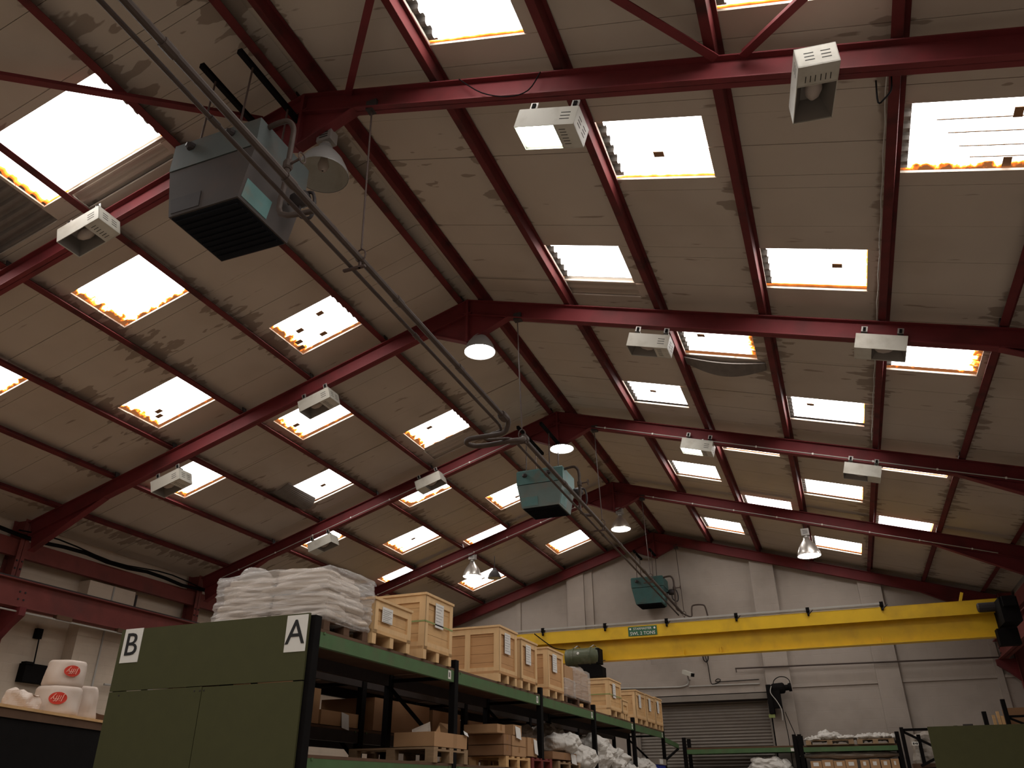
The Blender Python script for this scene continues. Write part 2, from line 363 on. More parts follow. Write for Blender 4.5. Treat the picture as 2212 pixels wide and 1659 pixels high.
patches = {(-1, 1, 1): [(.35, .3), (.75, .45), (.9, .7), (.55, .8), (.95, .85)], (-1, 3, 1): [(.75, .62), (.82, .74)], (1, 2, 1): [(.5, .62)], (1, 3, 1): [(.72, .45)],
           (1, 1, 2): [(.45, .45)], (1, 3, 2): [(.3, .35)], (1, 2, 2): [(.3, .35)], (-1, 1, 3): [(.5, .75)], (-1, 3, 2): [(.45, .55)], (-1, 2, 2): [(.85, .5)], (-1, 1, 2): [(.6, .3)], (-1, 3, 3): [(.5, .5)], (-1, 3, 4): [(.5, .5)]}
wn = 0
for sd, st, k, s0, s1, y0, y1, moss in sky:
    wn += 1
    o = corrugated(sd, s0-.06, s1+.06, y0-.06, y1+.06, .222, .02, True).build('window_%d' % wn, 'skymoss' if moss else 'sky')
    o['kind'] = 'structure'
    if (sd, st, k) == (1, 4, 1): R4NAME = o.name
    if k >= 0:
        corrugated(sd, s0-.14, s0+.06, y0-.02, y1+.02, .215, .026).build('lap_sheet', 'asbestos', o)
        for u, v in patches.get((sd, st, k), []):
            c = RP(sd, s0+(s1-s0)*u, y0+(y1-y0)*v, .19); a = RP(sd, 1, 0)-RP(sd, 0, 0)
            MB().obox(c, (a, (0, 1, 0), a.cross(V((0, 1, 0)))), (.055, .04, .003)).build('patch', 'carddark', o)
for q in bare_all:
    corrugated(q[0], q[1]-.03, q[2]+.03, q[3]-.03, q[4]+.03, .21, .025).build('corrugated_sheet', q[5], CEIL[q[0]])
# sagging liner under two roof lights
def liner(sd, s0, s1, y0, y1, sag, label):
    b = MB(); n = 14
    for i in range(n+1):
        s = s0+(s1-s0)*i/n; t = math.sin(math.pi*i/n); d = .13-sag*t
        b.v += [RP(sd, s, y0, d), RP(sd, s, y1+.1*t, d-.05*t), RP(sd, s, y1+.1*t, d-.065*t-.01), RP(sd, s, y0, d-.015)]
    for i in range(n):
        for j in range(4): b.f.append((4*i+j, 4*i+(j+1) % 4, 4*i+4+(j+1) % 4, 4*i+4+j))
    b.f += [(0, 1, 2, 3), (4*n+3, 4*n+2, 4*n+1, 4*n)]
    return tag(b.build('loose_liner', 'asbestos'), label, 'liner sheet')
liner(1, 3.08, 4.3, 10.88, 11.12, .05, 'dark loose liner strip sagging below the skylight behind the second rafter')
o = liner(-1, 5.22, 5.7, 11.86, 12.8, .04, 'dark torn liner hanging at the rim of the half covered skylight')

# ------------------------------------------------------------------ purlins
def purlin(sd, s, label):
    b = MB(); a = (RP(sd, 1, 0)-RP(sd, 0, 0)); n = a.cross(V((0, 1, 0))) if sd > 0 else V((0, 1, 0)).cross(a)
    if n.z < 0: n = -n
    Y0_, Y1_ = 1.6, YE; ym = (Y0_+Y1_)/2
    b.obox(RP(sd, s+.04, ym, .079), (a, (0, 1, 0), n), (.004, (Y1_-Y0_)/2, .06))
    b.obox(RP(sd, s, ym, .022), (a, (0, 1, 0), n), (.042, (Y1_-Y0_)/2, .005))
    b.obox(RP(sd, s+.062, ym, .137), (a, (0, 1, 0), n), (.022, (Y1_-Y0_)/2, .004))
    return tag(b.build('purlin', 'purlin'), label, 'purlin', 'purlins of the roof')
ORD = ['first', 'second', 'third', 'fourth', 'fifth', 'sixth', 'lowest']
for i, s in enumerate(PR): purlin(1, s, 'long dark red roof purlin, %s down the right slope from the ridge' % ORD[i])
for i, s in enumerate(PL): purlin(-1, s, 'long dark red roof purlin, %s down the left slope from the ridge' % ORD[i])

# ------------------------------------------------------------------ portal frames
FN = ['', 'nearest', 'second nearest', 'third', 'fourth', 'farthest']
def ibeam(p, q, up, depth, width, tf=.014, tw=.01):
    p, q, up = V(p), V(q), V(up); b = MB()
    b.beam(p, q, tw, depth, up); h = up*(depth/2-tf/2)
    b.beam(p+h, q+h, width, tf, up); b.beam(p-h, q-h, width, tf, up); return b
for k in range(1, 6):
    y = FY[k]; wd = .12; ym = y+wd/2
    fr = thing('portal_frame', (X0, ym, -1.6), ('red steel portal frame, %s to the viewer' % FN[k]) + (', standing against the end wall' if k == 5 else ', spanning the whole roof'), 'steel frame', 'portal frames')
    for sd in (1, -1):
        n = V((sd*SN, 0, CS)); D = .262
        rb = ibeam(RP(sd, 0, ym, -.006-D/2), RP(sd, 8.75, ym, -.006-D/2), n, D, wd).build('rafter', 'red', fr)
        # eaves haunch
        h = MB(); h.prism([RP(sd, 7.1, ym-.005, -.26), RP(sd, 8.72, ym-.005, -.26), RP(sd, 8.72, ym-.005, -.56)], (0, .01, 0))
        h.beam(RP(sd, 7.1, ym, -.268), RP(sd, 8.72, ym, -.568), wd, .014, n); h.build('eaves_haunch', 'red', fr)
        # ridge haunch
        bot = V((X0, ym, 6.04)); e = RP(sd, .78, ym, -.262)
        h = MB(); h.prism([V((X0, ym-.006, 6.8)), RP(sd, .78, ym-.006, -.01), V((e.x, ym-.006, e.z)), V((X0, ym-.006, 6.04))], (0, .012, 0))
        h.beam(bot, e, wd, .014); h.build('ridge_haunch', 'red', fr)
        cx = X0+sd*8.53; top = RP(sd, 8.6, ym).z
        c = MB(); c.box((cx-.15, ym-.005, -1.6), (cx+.15, ym+.005, top)); c.box((cx-.15, y-.02, -1.6), (cx-.138, y+.14, top)); c.box((cx+.138, y-.02, -1.6), (cx+.15, y+.14, top))
        c.build('column', 'redpale', fr)
        for i in range(4):
            bx = cx-sd*.158
            MB().box((bx-.012, ym-.05+.1*(i % 2)-.012, 3.42+.13*(i//2)), (bx+.012, ym-.05+.1*(i % 2)+.012, 3.445+.13*(i//2))).build('bolt', 'darksteel', fr)
        for i, s in enumerate(PR if sd > 0 else PL):       # cleats that carry the purlins
            if s > 8: continue
            c0 = RP(sd, s-.035, ym, .06); a = RP(sd, 1, 0)-RP(sd, 0, 0)
            MB().obox(c0, (a, (0, 1, 0), n), (.008, .045, .062)).build('cleat', 'darksteel', fr)
    MB().box((X0-.018, y-.004, 6.05), (X0+.018, y+wd+.004, 6.78)).build('ridge_plate', 'red', fr)
# wind bracing in the first bay
def brace(label, p, q, r=.035):
    return tag(MB().beam(p, q, .075, .01, (0, 0, 1)).beam(p+V((0, 0, .035)), q+V((0, 0, .035)), .01, .07, (0, 0, 1)).build('roof_brace', 'red'), label, 'brace', 'wind braces of the first bay')
brace('red angle brace rising from the nearest rafter close to the ridge', RP(1, .62, 4.87, -.06), RP(1, 2.1, 3.25, -.06))
brace('red angle brace meeting the nearest right rafter from the upper left', RP(1, 4.5, 4.84, -.06), RP(1, 2.5, 2.8, -.06))
brace('red angle brace meeting the nearest right rafter from the upper right', RP(1, 4.72, 4.84, -.06), RP(1, 6.9, 2.7, -.06))
brace('brown angle brace crossing the big skylight on the left slope', RP(-1, .55, 4.86, -.06), RP(-1, 3.4, 1.9, -.06))

# eaves beams, runway beams
for sd in (1, -1):
    nm = 'left' if sd < 0 else 'right'
    x = X0+sd*8.44
    b = MB().box((x-.008, 1, 3.64), (x+.008, YE, 3.93)); b.box((x, 1, 3.64), (x-sd*-.09, YE, 3.652)); b.box((x, 1, 3.918), (x-sd*-.09, YE, 3.93))
    tag(b.build('eaves_beam', 'redpale'), 'long red channel beam along the top of the %s wall' % nm, 'beam')
    x = X0+sd*8.12
    rw = thing('runway_beam', (x, 12, 2.76), 'long red crane runway beam on brackets along the %s wall' % nm, 'beam')
    ibeam((x, 2.5, 2.97), (x, YE-.1, 2.97), (0, 0, 1), .44, .2, .02, .014).build('girder', 'redpale', rw)
    MB().box((x-.03, 2.5, 3.19), (x+.03, YE-.1, 3.23)).build('rail', 'darksteel', rw)
    for k in range(1, 6):
        bx = X0+sd*8.38
        MB().prism([(bx, FY[k]+.0, 2.75), (bx-sd*.42, FY[k]+.0, 2.75), (bx-sd*.42, FY[k]+.0, 2.62), (bx-sd*.2, FY[k], 2.45), (bx, FY[k], 2.25)], (0, .12, 0)).build('bracket', 'red', rw)
        for i in range(4):
            MB().box((x-sd*.008-.012, FY[k]+.02+.1*(i % 2), 2.88+.12*(i//2)), (x-sd*.008+.012, FY[k]+.045+.1*(i % 2), 2.905+.12*(i//2))).build('bolt', 'darksteel', rw)
    if sd < 0:
        tb = thing('power_rail', (x+.09, 10, 2.66), 'pale conduit tube hung under the left runway beam', 'conduit')
        MB().tube([(x+.09, 3, 2.68), (x+.09, 15, 2.68)], .014).build('conductor_tube', 'cablegrey', tb)
        for yy in (6.4, 8.0, 9.95, 11.3, 12.7, 14.1):
            MB().box((x+.03, yy, 2.69), (x+.12, yy+.32, 2.76)).build('insulator', 'darkwood', tb)
# cables lying in the left eaves
def cable(name, label, pts, r, m='black', cat='cable', n=6):
    return tag(MB().tube(pts, r, n).build(name, m), label, cat)
ex = X0-8.33
cable('cable_bundle', 'thick bundle of black cables in the left eaves', [(ex, 8+.5*i, 3.98+.03*math.sin(i*1.7)) for i in range(30)], .035)
cable('eaves_cable', 'thin black cable looping up over the left eaves bundle', [(ex+.08, 9+.4*i, 4.02+.05*math.sin(i*.9)) for i in range(24)], .014)

# ------------------------------------------------------------------ heating pipes and hangers
def px(y): return -3.36-.0140*(y-2)
bp = thing('heating_pipe', (px(10), 10, 4.35), 'thick rusty overhead pipe running the length of the hall', 'pipe')
def pseg(y0, y1, dx, z, r): return MB().tube([(px(y0)+dx, y0, z), (px(y1)+dx, y1, z)], r, 10)
pseg(.5, 8.55, 0, 4.35, .033).build('pipe_run', 'rust', bp); pseg(9.35, 22.2, 0, 4.35, .033).build('pipe_run', 'rust', bp)
for yy in (2.4, 3.75, 5.6, 7.1, 11.2, 14.9, 17.2, 19.6): pseg(yy, yy+.12, 0, 4.35, .041).build('coupling', 'rust', bp)
c = MB(); P = [(px(8.5), 8.5, 4.35), (px(8.5)+.03, 8.62, 4.35), (px(8.6), 8.7, 4.27), (px(8.6)-.1, 8.74, 4.2), (px(8.6)-.45, 8.76, 4.21), (px(8.6)-.62, 8.8, 4.22), (px(8.6)-.68, 8.92, 4.22), (px(8.6)-.6, 9.04, 4.22), (px(8.6)-.4, 9.07, 4.22), (px(8.6)-.1, 9.1, 4.24), (px(8.6)+.03, 9.2, 4.28), (px(9.3), 9.3, 4.35), (px(9.4), 9.42, 4.35)]
def smooth(P, n=4):
    P = [V(p) for p in P]; out = []
    for i in range(len(P)-1):
        a, b_, c_, d = P[max(i-1, 0)], P[i], P[i+1], P[min(i+2, len(P)-1)]
        for j in range(n):
            t = j/n; out.append(.5*((2*b_)+(c_-a)*t+(2*a-5*b_+4*c_-d)*t*t+(3*b_-a-3*c_+d)*t**3))
    return out+[P[-1]]
MB().tube(smooth(P), .034, 10).build('expansion_loop', 'rust', bp, True)
MB().lathe((px(8.56), 8.56, 4.35), [(.05, -.09), (.062, -.06), (.062, .04), (.045, .09)], 12, (0, 1, 0), True).build('flange', 'rust', bp)
MB().lathe((px(9.35), 9.35, 4.36), [(.045, -.06), (.06, -.03), (.06, .05), (.045, .09)], 12, (0, 1, 0), True).build('flange', 'rust', bp)
sp = thing('return_pipe', (px(10)-.1, 10, 4.3), 'thinner rusty pipe running beside the thick overhead pipe', 'pipe')
pseg(.5, 8.7, -.105, 4.3, .019).build('pipe_run', 'rust', sp); pseg(9.3, 22.2, -.105, 4.3, .019).build('pipe_run', 'rust', sp)
P = [(px(8.65)-.105, 8.65, 4.3), (px(8.7)-.13, 8.78, 4.27), (px(8.7)-.3, 8.83, 4.26), (px(8.7)-.42, 8.9, 4.26), (px(8.7)-.4, 8.99, 4.26), (px(8.7)-.25, 9.02, 4.26), (px(9.2)-.11, 9.12, 4.28), (px(9.3)-.105, 9.35, 4.3)]
MB().tube(smooth(P), .02, 8).build('expansion_loop', 'rust', sp, True)
for yy in (3.0, 6.2, 10.6, 14, 18.5): pseg(yy, yy+.09, -.105, 4.3, .026).build('coupling', 'rust', sp)
tag(MB().tube(smooth([(px(22.2), 22.2, 4.35), (px(22.2)+.22, 22.3, 4.25), (px(22.2)+.25, 22.32, 4.45), (px(22.2)+.3, 22.34, 4.56), (px(22.2)+.55, 22.36, 4.56), (px(22.2)+.62, 22.38, 4.48), (px(22.2)+.66, 22.4, 4.2)]), .022, 8).build('pipe_end_loop', 'rust'), 'small rusty pipe loop where the overhead pipes end', 'pipe')
for k in range(1, 6):
    y = FY[k]+.06; x = px(y); tz = 6.28 if k != 5 else 6.28
    hg = thing('pipe_hanger', (x, y, 4.3), 'thin steel rod hanger holding the pipes below the %s frame' % FN[k], 'pipe hanger', 'pipe hangers')
    MB().tube([(x-.05, y, tz), (x, y, 4.47)], .009, 6).build('rod', 'rod', hg)
    MB().tube([(x+.05*math.sin(t), y, 4.36+.07*math.cos(t)+.03) for t in [2*math.pi*i/12 for i in range(13)]], .008, 6).build('clevis', 'rod', hg)
    MB().box((x-.17, y-.015, 4.25), (x+.06, y+.015, 4.27)).box((x-.01, y-.012, 4.25), (x+.01, y+.012, 4.33)).build('cross_bar', 'rod', hg)
    MB().box((x-.1, y-.04, tz-.03), (x+.02, y+.05, tz+.09)).build('beam_clamp', 'darksteel', hg)

# ------------------------------------------------------------------ unit heaters
def heater(y0, m, label, bars, body=None, big=False):
    cx = -4.48; hw, bw = .455, .36; y1 = y0+.72; zt, zs, zb = 5.36, 5.07, 4.62
    if big: cx, hw, bw, zt, zs, zb = -4.55, .5, .385, 5.58, 5.22, 4.66; y1 = y0+.76
    h = thing('unit_heater', (cx, y0+.38, zb), label, 'heater', 'hanging unit heaters')
    def ring(a, z, inset): return [(cx-a, y0+inset, z), (cx+a, y0+inset, z), (cx+a, y1-inset, z), (cx-a, y1-inset, z)]
    b = MB(); v = ring(hw-.02, zt, .03)+ring(hw, zt-.03, 0)+ring(hw, zs+.006, 0); b.add(v, [(0, 1, 2, 3)]+[(i*4+j, i*4+4+j, i*4+4+(j+1) % 4, i*4+(j+1) % 4) for i in range(2) for j in range(4)]+[(11, 10, 9, 8)])
    b.build('top_casing', m, h)
    b = MB(); v = ring(hw-.006, zs-.006, .005)+ring(bw, zb, .02); b.add(v, [(0, 1, 2, 3), (7, 6, 5, 4)]+[(j, 4+j, 4+(j+1) % 4, (j+1) % 4) for j in range(4)])
    b.build('body_casing', body or m, h)
    g = MB().box((cx-bw+.02, y0+.04, zb-.012), (cx+bw-.02, y1-.04, zb+.004))
    for i in range(9): g.box((cx-bw+.04, y0+.07+.07*i, zb-.03), (cx+bw-.04, y0+.085+.07*i, zb-.01))
    g.build('outlet_grille', 'grille', h)
    # access plates on the front and on the side
    def front(u, z): t = (zs-z)/(zs-zb); return V((cx+u*(hw+(bw-hw)*t), y0+.005+.015*t-.006, z))
    MB().prism([front(-.93, zb+.03), front(-.12, zb+.03), front(-.12, zb+.2), front(-.93, zb+.2)], (0, .006, 0)).build('access_plate', 'darksteel' if big else m, h)
    def side(v_, z): t = (zs-z)/(zs-zb); return V((cx+hw-.006+(bw-hw+.006)*t+.005, y0+v_, z))
    MB().prism([side(.05, zb+.03), side(.4, zb+.03), side(.4, zb+.22), side(.05, zb+.22)], (-.006, 0, 0)).build('access_plate', 'teal', h)
    for u in (-.72, .72):
        for yy in (y0+.08, y1-.1):
            bx = cx+u*.4*(1.0 if u < 0 else .6)
            MB().tube([(bx, yy, zt-.12), (bx+.01, yy, bars[1]-.02)], .01, 6).build('hanger_rod', 'rod', h)
            if yy < y0+.2: MB().lathe((bx, y0-.012, zt-.12), [(.03, -.03), (.05, -.01), (.05, .02), (.03, .04)], 8, (0, 0, 1), True).build('rod_nut', 'darksteel', h)
    for u in (-.72, .72):
        bx = cx+u*.4*(1.0 if u < 0 else .6)
        MB().beam((bx, y0-bars[0], bars[1]), (bx, y1+.35, bars[1]), .05, .055).build('support_bar', 'black', h)
    # feed pipe with valve on the right side
    rx = cx+hw
    P = smooth([(rx-.02, y0+.12, zt-.05), (rx+.08, y0+.12, zt-.03), (rx+.2, y0+.13, zt-.03), (rx+.26, y0+.15, zt-.12), (rx+.27, y0+.15, zt-.3), (rx+.27, y0+.15, 4.8), (rx+.27, y0+.16, 4.45), (px(y0), y0+.16, 4.37)])
    MB().tube(P, .026, 8).build('feed_pipe', 'rust', h, True)
    MB().lathe((rx+.27, y0+.15, 5.0), [(.035, -.05), (.045, -.03), (.045, .03), (.035, .05)], 10, (0, 0, 1), True).build('valve_body', 'rust', h)
    vx = rx+.27
    MB().tube([(vx, y0+.15, 5.0), (vx+.16, y0+.12, 5.0)], .012, 6).tube([(vx+.17+.0*t, y0+.12+.05*math.sin(t), 5.0+.05*math.cos(t)) for t in [2*math.pi*i/12 for i in range(13)]], .007, 6).build('hand_wheel', 'rod', h)
    s = MB().lathe((rx+.12, y1-.2, 4.98), [(.03, -.1), (.075, -.07), (.085, 0), (.075, .07), (.03, .1)], 12, (1, 0, 0), True)
    s.tube(smooth([(rx+.12, y1-.2, 4.92), (rx+.14, y1-.2, 4.78), (rx+.26, y1-.2, 4.72), (rx+.29, y1-.2, 4.86), (rx+.25, y1-.2, 5.02), (rx+.14, y1-.2, 5.04)]), .017, 8).tube([(rx-.02, y1-.2, 4.98), (rx+.05, y1-.2, 4.98)], .02, 8)
    s.build('steam_trap', 'darksteel', h, True)
    return h
heater(4.05, 'tealdark', 'dark hanging unit heater with scuffed casing below the nearest frame', (.12, 6.46), 'scuffed', True)
heater(12.88, 'teal', 'pale teal hanging unit heater at the third frame, middle one of three', (.35, 6.1), 'tealscuffed')
heater(21.85, 'tealdeep', 'dark teal hanging unit heater by the end wall, farthest of three', (.1, 6.1))

# ------------------------------------------------------------------ box floodlights
def flood(c, rot, label, gear=1, lit=False, along_y=False, yaw=0., bright=1., clamps=True, slots=True):
    c = V(c); R = Matrix.Rotation(rot, 3, 'Y')
    if along_y: R = R @ Matrix.Rotation(-math.pi/2+yaw, 3, 'Z')
    ax = [R @ V((1, 0, 0)), R @ V((0, 1, 0)), R @ V((0, 0, 1))]
    def Q(x, y, z): return c + ax[0]*x + ax[1]*y + ax[2]*z
    f = thing('box_floodlight', c, label, 'floodlight', 'box floodlights on the rafters')
    L, W, T = .285, .15, .1; t = .006; g = .19; e = gear
    b = MB()
    def bx(bld, lo, hi):
        lo, hi = V(lo), V(hi); m = (lo+hi)/2; bld.obox(Q(*m), ax, [abs(q)/2 for q in (hi-lo)])
    bx(b, (-L, -W, -T), (L, -W+t, T)); bx(b, (-L, W-t, -T), (L, W, T)); bx(b, (-L, -W, -T), (-L+t, W, T)); bx(b, (L-t, -W, -T), (L, W, T)); bx(b, (-L, -W, T-t), (L, W, T))
    xg = L-g
    lo_, hi_ = ((xg, L) if e > 0 else (-L, -xg))
    bx(b, (lo_, -W, -T+.004), (hi_, W, -T+.012)); bx(b, ((xg if e > 0 else -xg)-.003, -W, -T), ((xg if e > 0 else -xg)+.003, W, T))
    b.build('housing', 'lampbox', f)
    a0, a1 = ((-L, xg) if e > 0 else (-xg, L))
    r = MB(); m_ = (a0+a1)/2; hl = (a1-a0)/2
    v = [Q(m_+i*(hl-.008), j*(W-.008), -T+.01) for i, j in ((-1, -1), (1, -1), (1, 1), (-1, 1))]+[Q(m_+i*hl*.6, j*W*.5, T-.03) for i, j in ((-1, -1), (1, -1), (1, 1), (-1, 1))]
    r.add(v, [(7, 6, 5, 4)]+[(j, (j+1) % 4, 4+(j+1) % 4, 4+j) for j in range(4)]); r.build('reflector', 'reflector', f)
    if lit:
        z = -T+.025
        MB().add([Q(m_+i*(hl-.015), j*(W-.012), z) for i, j in ((-1, -1), (1, -1), (1, 1), (-1, 1))], [(3, 2, 1, 0)]).build('glowing_lens', 'floodlit', f)
    else:
        MB().lathe(Q(m_+e*.06, 0, .0), [(.02, -.11), (.05, -.07), (.068, 0), (.06, .06), (.03, .1), (.022, .16)], 14, ax[0]*e, True).build('bulb', 'bulb', f, True)
    if slots:
        s = MB()
        for i in range(3):
            zz = -.035+.035*i
            bx(s, (e*(L-.15), -W-.001, zz-.004), (e*(L-.06), -W+.002, zz+.004))
            for yy in (-.09, .03): bx(s, (e*(L+.001), yy, zz-.004), (e*(L-.003), yy+.07, zz+.004))
            for xx in (.0,): bx(s, (e*(L-.16), -.09+.035*i, -T+.002), (e*(L-.1), -.084+.035*i, -T+.006)); bx(s, (e*(L-.16), .02+.035*i, -T+.002), (e*(L-.1), .026+.035*i, -T+.006))
        s.build('vent_slots', 'slot', f)['kind'] = 'stuff'
    if clamps:
        for xx in ((-.2, .2) if not along_y else (-.18, .0)):
            k = MB(); bx(k, (xx-.035, -.06, T), (xx+.035, .06, T+.012)); bx(k, (xx-.012, -.01, T), (xx+.012, .012, T+.08))
            k.build('bracket', 'black', f)
            k = MB(); bx(k, (xx-.035, -.075, T+.06), (xx+.035, -.065, T+.14)); bx(k, (xx-.035, -.075, T+.06), (xx+.035, .02, T+.068)); k.build('clamp_plate', 'galv', f)
            k = MB(); bx(k, (xx-.016, -.085, T+.075), (xx+.016, -.073, T+.125)); k.build('clamp_bolt', 'black', f)
    return f
flood((-1.50, 4.86, 5.21), TH, 'lit white box floodlight, nearest on the right slope', 1, True)
flood((.64, 4.86, 4.86), 0, 'unlit white box floodlight turned end on under the nearest right rafter', 1, False, True, yaw=.13, clamps=False)
flood((-6.80, 4.66, 5.49), -TH, 'unlit white box floodlight beside the big skylight on the left', 1)
flood((-6.90, 9.25, 5.50), -TH, 'unlit white box floodlight, higher one on the left rafter of the second frame', 1)
flood((-9.63, 9.25, 4.54), -TH, 'unlit white box floodlight, lower one on the left rafter of the second frame', 1)
flood((-1.57, 9.25, 5.39), TH, 'grimy unlit box floodlight on the right rafter of the second frame, near the ridge', 1)
flood((1.20, 9.25, 4.75), TH, 'plain white box floodlight on the second frame, in front of the far right skylight', -1, slots=False)
flood((-7.05, 13.48, 5.64), -TH, 'white box floodlight over a skylight sliver, higher one on the third frame left side', -1, slots=False)
flood((-9.60, 13.6, 4.66), -TH, 'dim box floodlight just above the wrapped sack pallet, third frame left side', -1, slots=False)
flood((-1.63, 13.6, 5.60), TH, 'partly glowing box floodlight on the right rafter of the third frame', 1, True)
flood((1.01, 13.6, 4.72), TH, 'plain white box floodlight on the third frame, farthest right', 1, slots=False)

# ------------------------------------------------------------------ bell lamps
def bell(c, r, label, lit=True, m='bellgrey', hook=6.0, tilt=(0, 0, 1), box=True, tall=1.):
    c = V(c); t = V(tilt).normalized()
    f = thing('bell_lamp', c, label, 'lamp', 'bell lamps')
    k = r/.23*tall
    MB().lathe(c, [(r*1.0, 0), (r*1.01, .012), (r*.93, .07*k), (r*.75, .16*k), (r*.5, .24*k), (r*.3, .29*k), (r*.26, .33*k), (.0, .335*k)], 28, t).build('shade', m, f, True)
    MB().lathe(c, [(r*.985, .004), (r*.91, .075*k), (r*.72, .165*k), (r*.45, .24*k), (.01, .25*k)], 28, t).build('shade_lining', 'lampbox', f, True)
    if lit: MB().lathe(c+t*.015, [(r*.96, .0), (.005, -.03)], 28, t).build('glowing_lens', 'belllit', f)
    else: MB().lathe(c+t*.05*k, [(.01, 0), (.045, .02), (.06, .07), (.05, .12), (.03, .2)], 12, t).build('bulb', 'bulb', f, True)
    top = c+t*.33*k
    if box:
        MB().lathe(top, [(.05, 0), (.05, .05)], 10, t, True).build('neck', 'galv', f)
        MB().obox(top+t*.12, ((1, 0, 0), (0, 1, 0), t), (.085, .065, .075)).build('gear_box', 'galv', f)
        for i in range(3): MB().obox(top+t*(.09+.03*i)+V((0, -.067, 0)), ((1, 0, 0), (0, 1, 0), t), (.05, .002, .005)).build('gear_slot', 'slot', f)
        top = top+t*.19
    MB().tube([top, (top.x, top.y, max(hook, top.z+.05))], .009, 6).build('hook', 'darksteel', f)
    return f
bell((-4.02, 4.98, 5.63), .27, 'unlit grey bell lamp at the ridge of the nearest frame', False, hook=6.1, tilt=(0, 0, 1))
bell((-4.15, 9.33, 5.885), .235, 'lit bell lamp at the ridge of the second frame', hook=6.2, box=False)
bell((-4.27, 13.67, 6.015), .235, 'lit bell lamp at the ridge above the pale teal heater', hook=6.1, box=False, tall=.3)
bell((-4.21, 18.0, 5.60), .235, 'lit polished bell lamp hanging at the ridge of the fourth frame', m='chrome', hook=6.06)
bell((-8.12, 18.0, 4.83), .235, 'lit polished bell lamp in front of a skylight on the left of the fourth frame', m='chrome', hook=5.4, tall=1.15)
bell((-.08, 18.0, 4.52), .245, 'lit polished bell lamp on the right rafter of the fourth frame', m='chrome', hook=5.27, tall=1.15)
bell((-7.52, 18.02, 4.74), .17, 'small dark unlit bell lamp beside the lit left one', False, m='darksteel', hook=5.3, box=False)

def rail(k, label):
    y = FY[k]-.012; t = thing('rafter_conduit', (X0, y, 5.5), label, 'conduit')
    for sd in (1, -1):
        MB().tube([RP(sd, .9, y, -.235), RP(sd, 8.2, y, -.235)], .009, 6).build('tube', 'cablegrey', t)
        for i in range(8): c = RP(sd, 1.1+.95*i, y-.004, -.235); MB().box(c-V((.014, .008, .016)), c+V((.014, .008, .016))).build('clip', 'white', t)
rail(3, 'thin grey conduit with white clips along the third frame'); rail(4, 'thin grey conduit with white clips along the fourth frame')
cable('lamp_cable', 'thin black cable drooping across the nearest rafter to the lit floodlight', smooth([(-2.42, 4.84, 6.2), (-2.17, 4.83, 5.9), (-1.9, 4.83, 5.74), (-1.7, 4.83, 5.74), (-1.58, 4.84, 5.94)]), .006)
cable('lamp_cable', 'short black cable loop under the nearest rafter beside the far right purlin', smooth([(1.09, 4.99, 4.85), (1.06, 4.99, 4.63), (1.11, 4.99, 4.65), (1.17, 4.99, 4.72), (1.2, 4.99, 4.85)]), .007)
cable('purlin_cable', 'pale cable clipped along the near side of the fifth right purlin', [RP(1, 5.80+.006*math.sin(i*1.9), 4.98+.2*i, .0) for i in range(42)], .006, 'cablegrey')
for i, y in enumerate((5.98, 6.15, 6.33, 6.48)):
    c = RP(1, 6.62+.05*i, y, .195); a = RP(1, 1, 0)-RP(1, 0, 0)
    MB().obox(c, (a, (0, 1, 0), a.cross(V((0, 1, 0)))), (.42-.05*i, .006, .002)).build('rust_seam', 'tape', bpy.data.objects[R4NAME])
for y in (5.93, 6.55):
    c = RP(1, 6.8, y, .19); MB().obox(c, (a, (0, 1, 0), a.cross(V((0, 1, 0)))), (.035, .06, .003)).build('patch', 'carddark', bpy.data.objects[R4NAME])

# ------------------------------------------------------------------ overhead crane
cr = thing('bridge_crane', (-4.3, 18, 2.6), 'long yellow overhead bridge crane girder across the hall', 'crane')
xa, xb = -12.25, 3.25; zt, zm, zb = 3.30, 3.035, 2.62
MB().box((xa, 17.83, zm), (xb, 17.846, zt)).box((xa, 17.83, zt-.014), (xb, 18.17, zt)).box((xa, 18.154, zm), (xb, 18.17, zt)).build('top_channel', 'yellow', cr)
MB().box((xa, 17.993, zb), (xb-.1, 18.007, zt-.014)).build('web', 'yellow', cr)
MB().box((xa, 17.88, zb-.02), (xb-.1, 18.12, zb)).build('bottom_flange', 'yellow', cr)
for x in (-6.4, -3.0, -2.2, 1.0): MB().box((x-.01, 17.9, zb), (x+.01, 17.993, zb+.12)).build('stiffener', 'yellow', cr)
sg = MB().box((-4.17, 17.817, 3.075), (-3.52, 17.829, 3.275)).build('sign_plate', 'signgreen', cr)
textmesh('lettering', 'STARMASTER', .07, (-3.845, 17.816, 3.225), (1, 0, 0), (0, 0, 1), 'white', sg)
textmesh('lettering', 'SWL 2 TONS', .1, (-3.845, 17.816, 3.125), (1, 0, 0), (0, 0, 1), 'white', sg)
for x in (-4.12, -3.57): MB().lathe((x, 17.816, 3.227), [(.022, 0), (.022, .004)], 10, (0, -1, 0), True).build('star_mark', 'white', sg)
MB().box((-7.3, 17.8, zt+.05), (1.14, 17.83, zt+.085)).box((-7.3, 17.84, zt+.02), (1.14, 17.86, zt+.04)).build('cable_track', 'cablegrey', cr)
for x in (-6.2, -4.7, -3.29, -1.78, -.31, 1.12):
    MB().box((x-.035, 17.79, zt+.0), (x+.035, 17.87, zt+.1)).box((x-.02, 17.79, zt-.07), (x+.02, 17.828, zt+.02)).build('track_clip', 'black', cr)
    MB().tube([(x, 17.8, zt-.05), (x+.1, 17.7, zt+.02)], .01, 6).build('track_arm', 'darksteel', cr)
MB().beam((2.55, 17.85, zt-.01), (2.62, 17.85, zt+.16), .05, .05, (0, 1, 0)).build('end_post', 'yellow', cr)
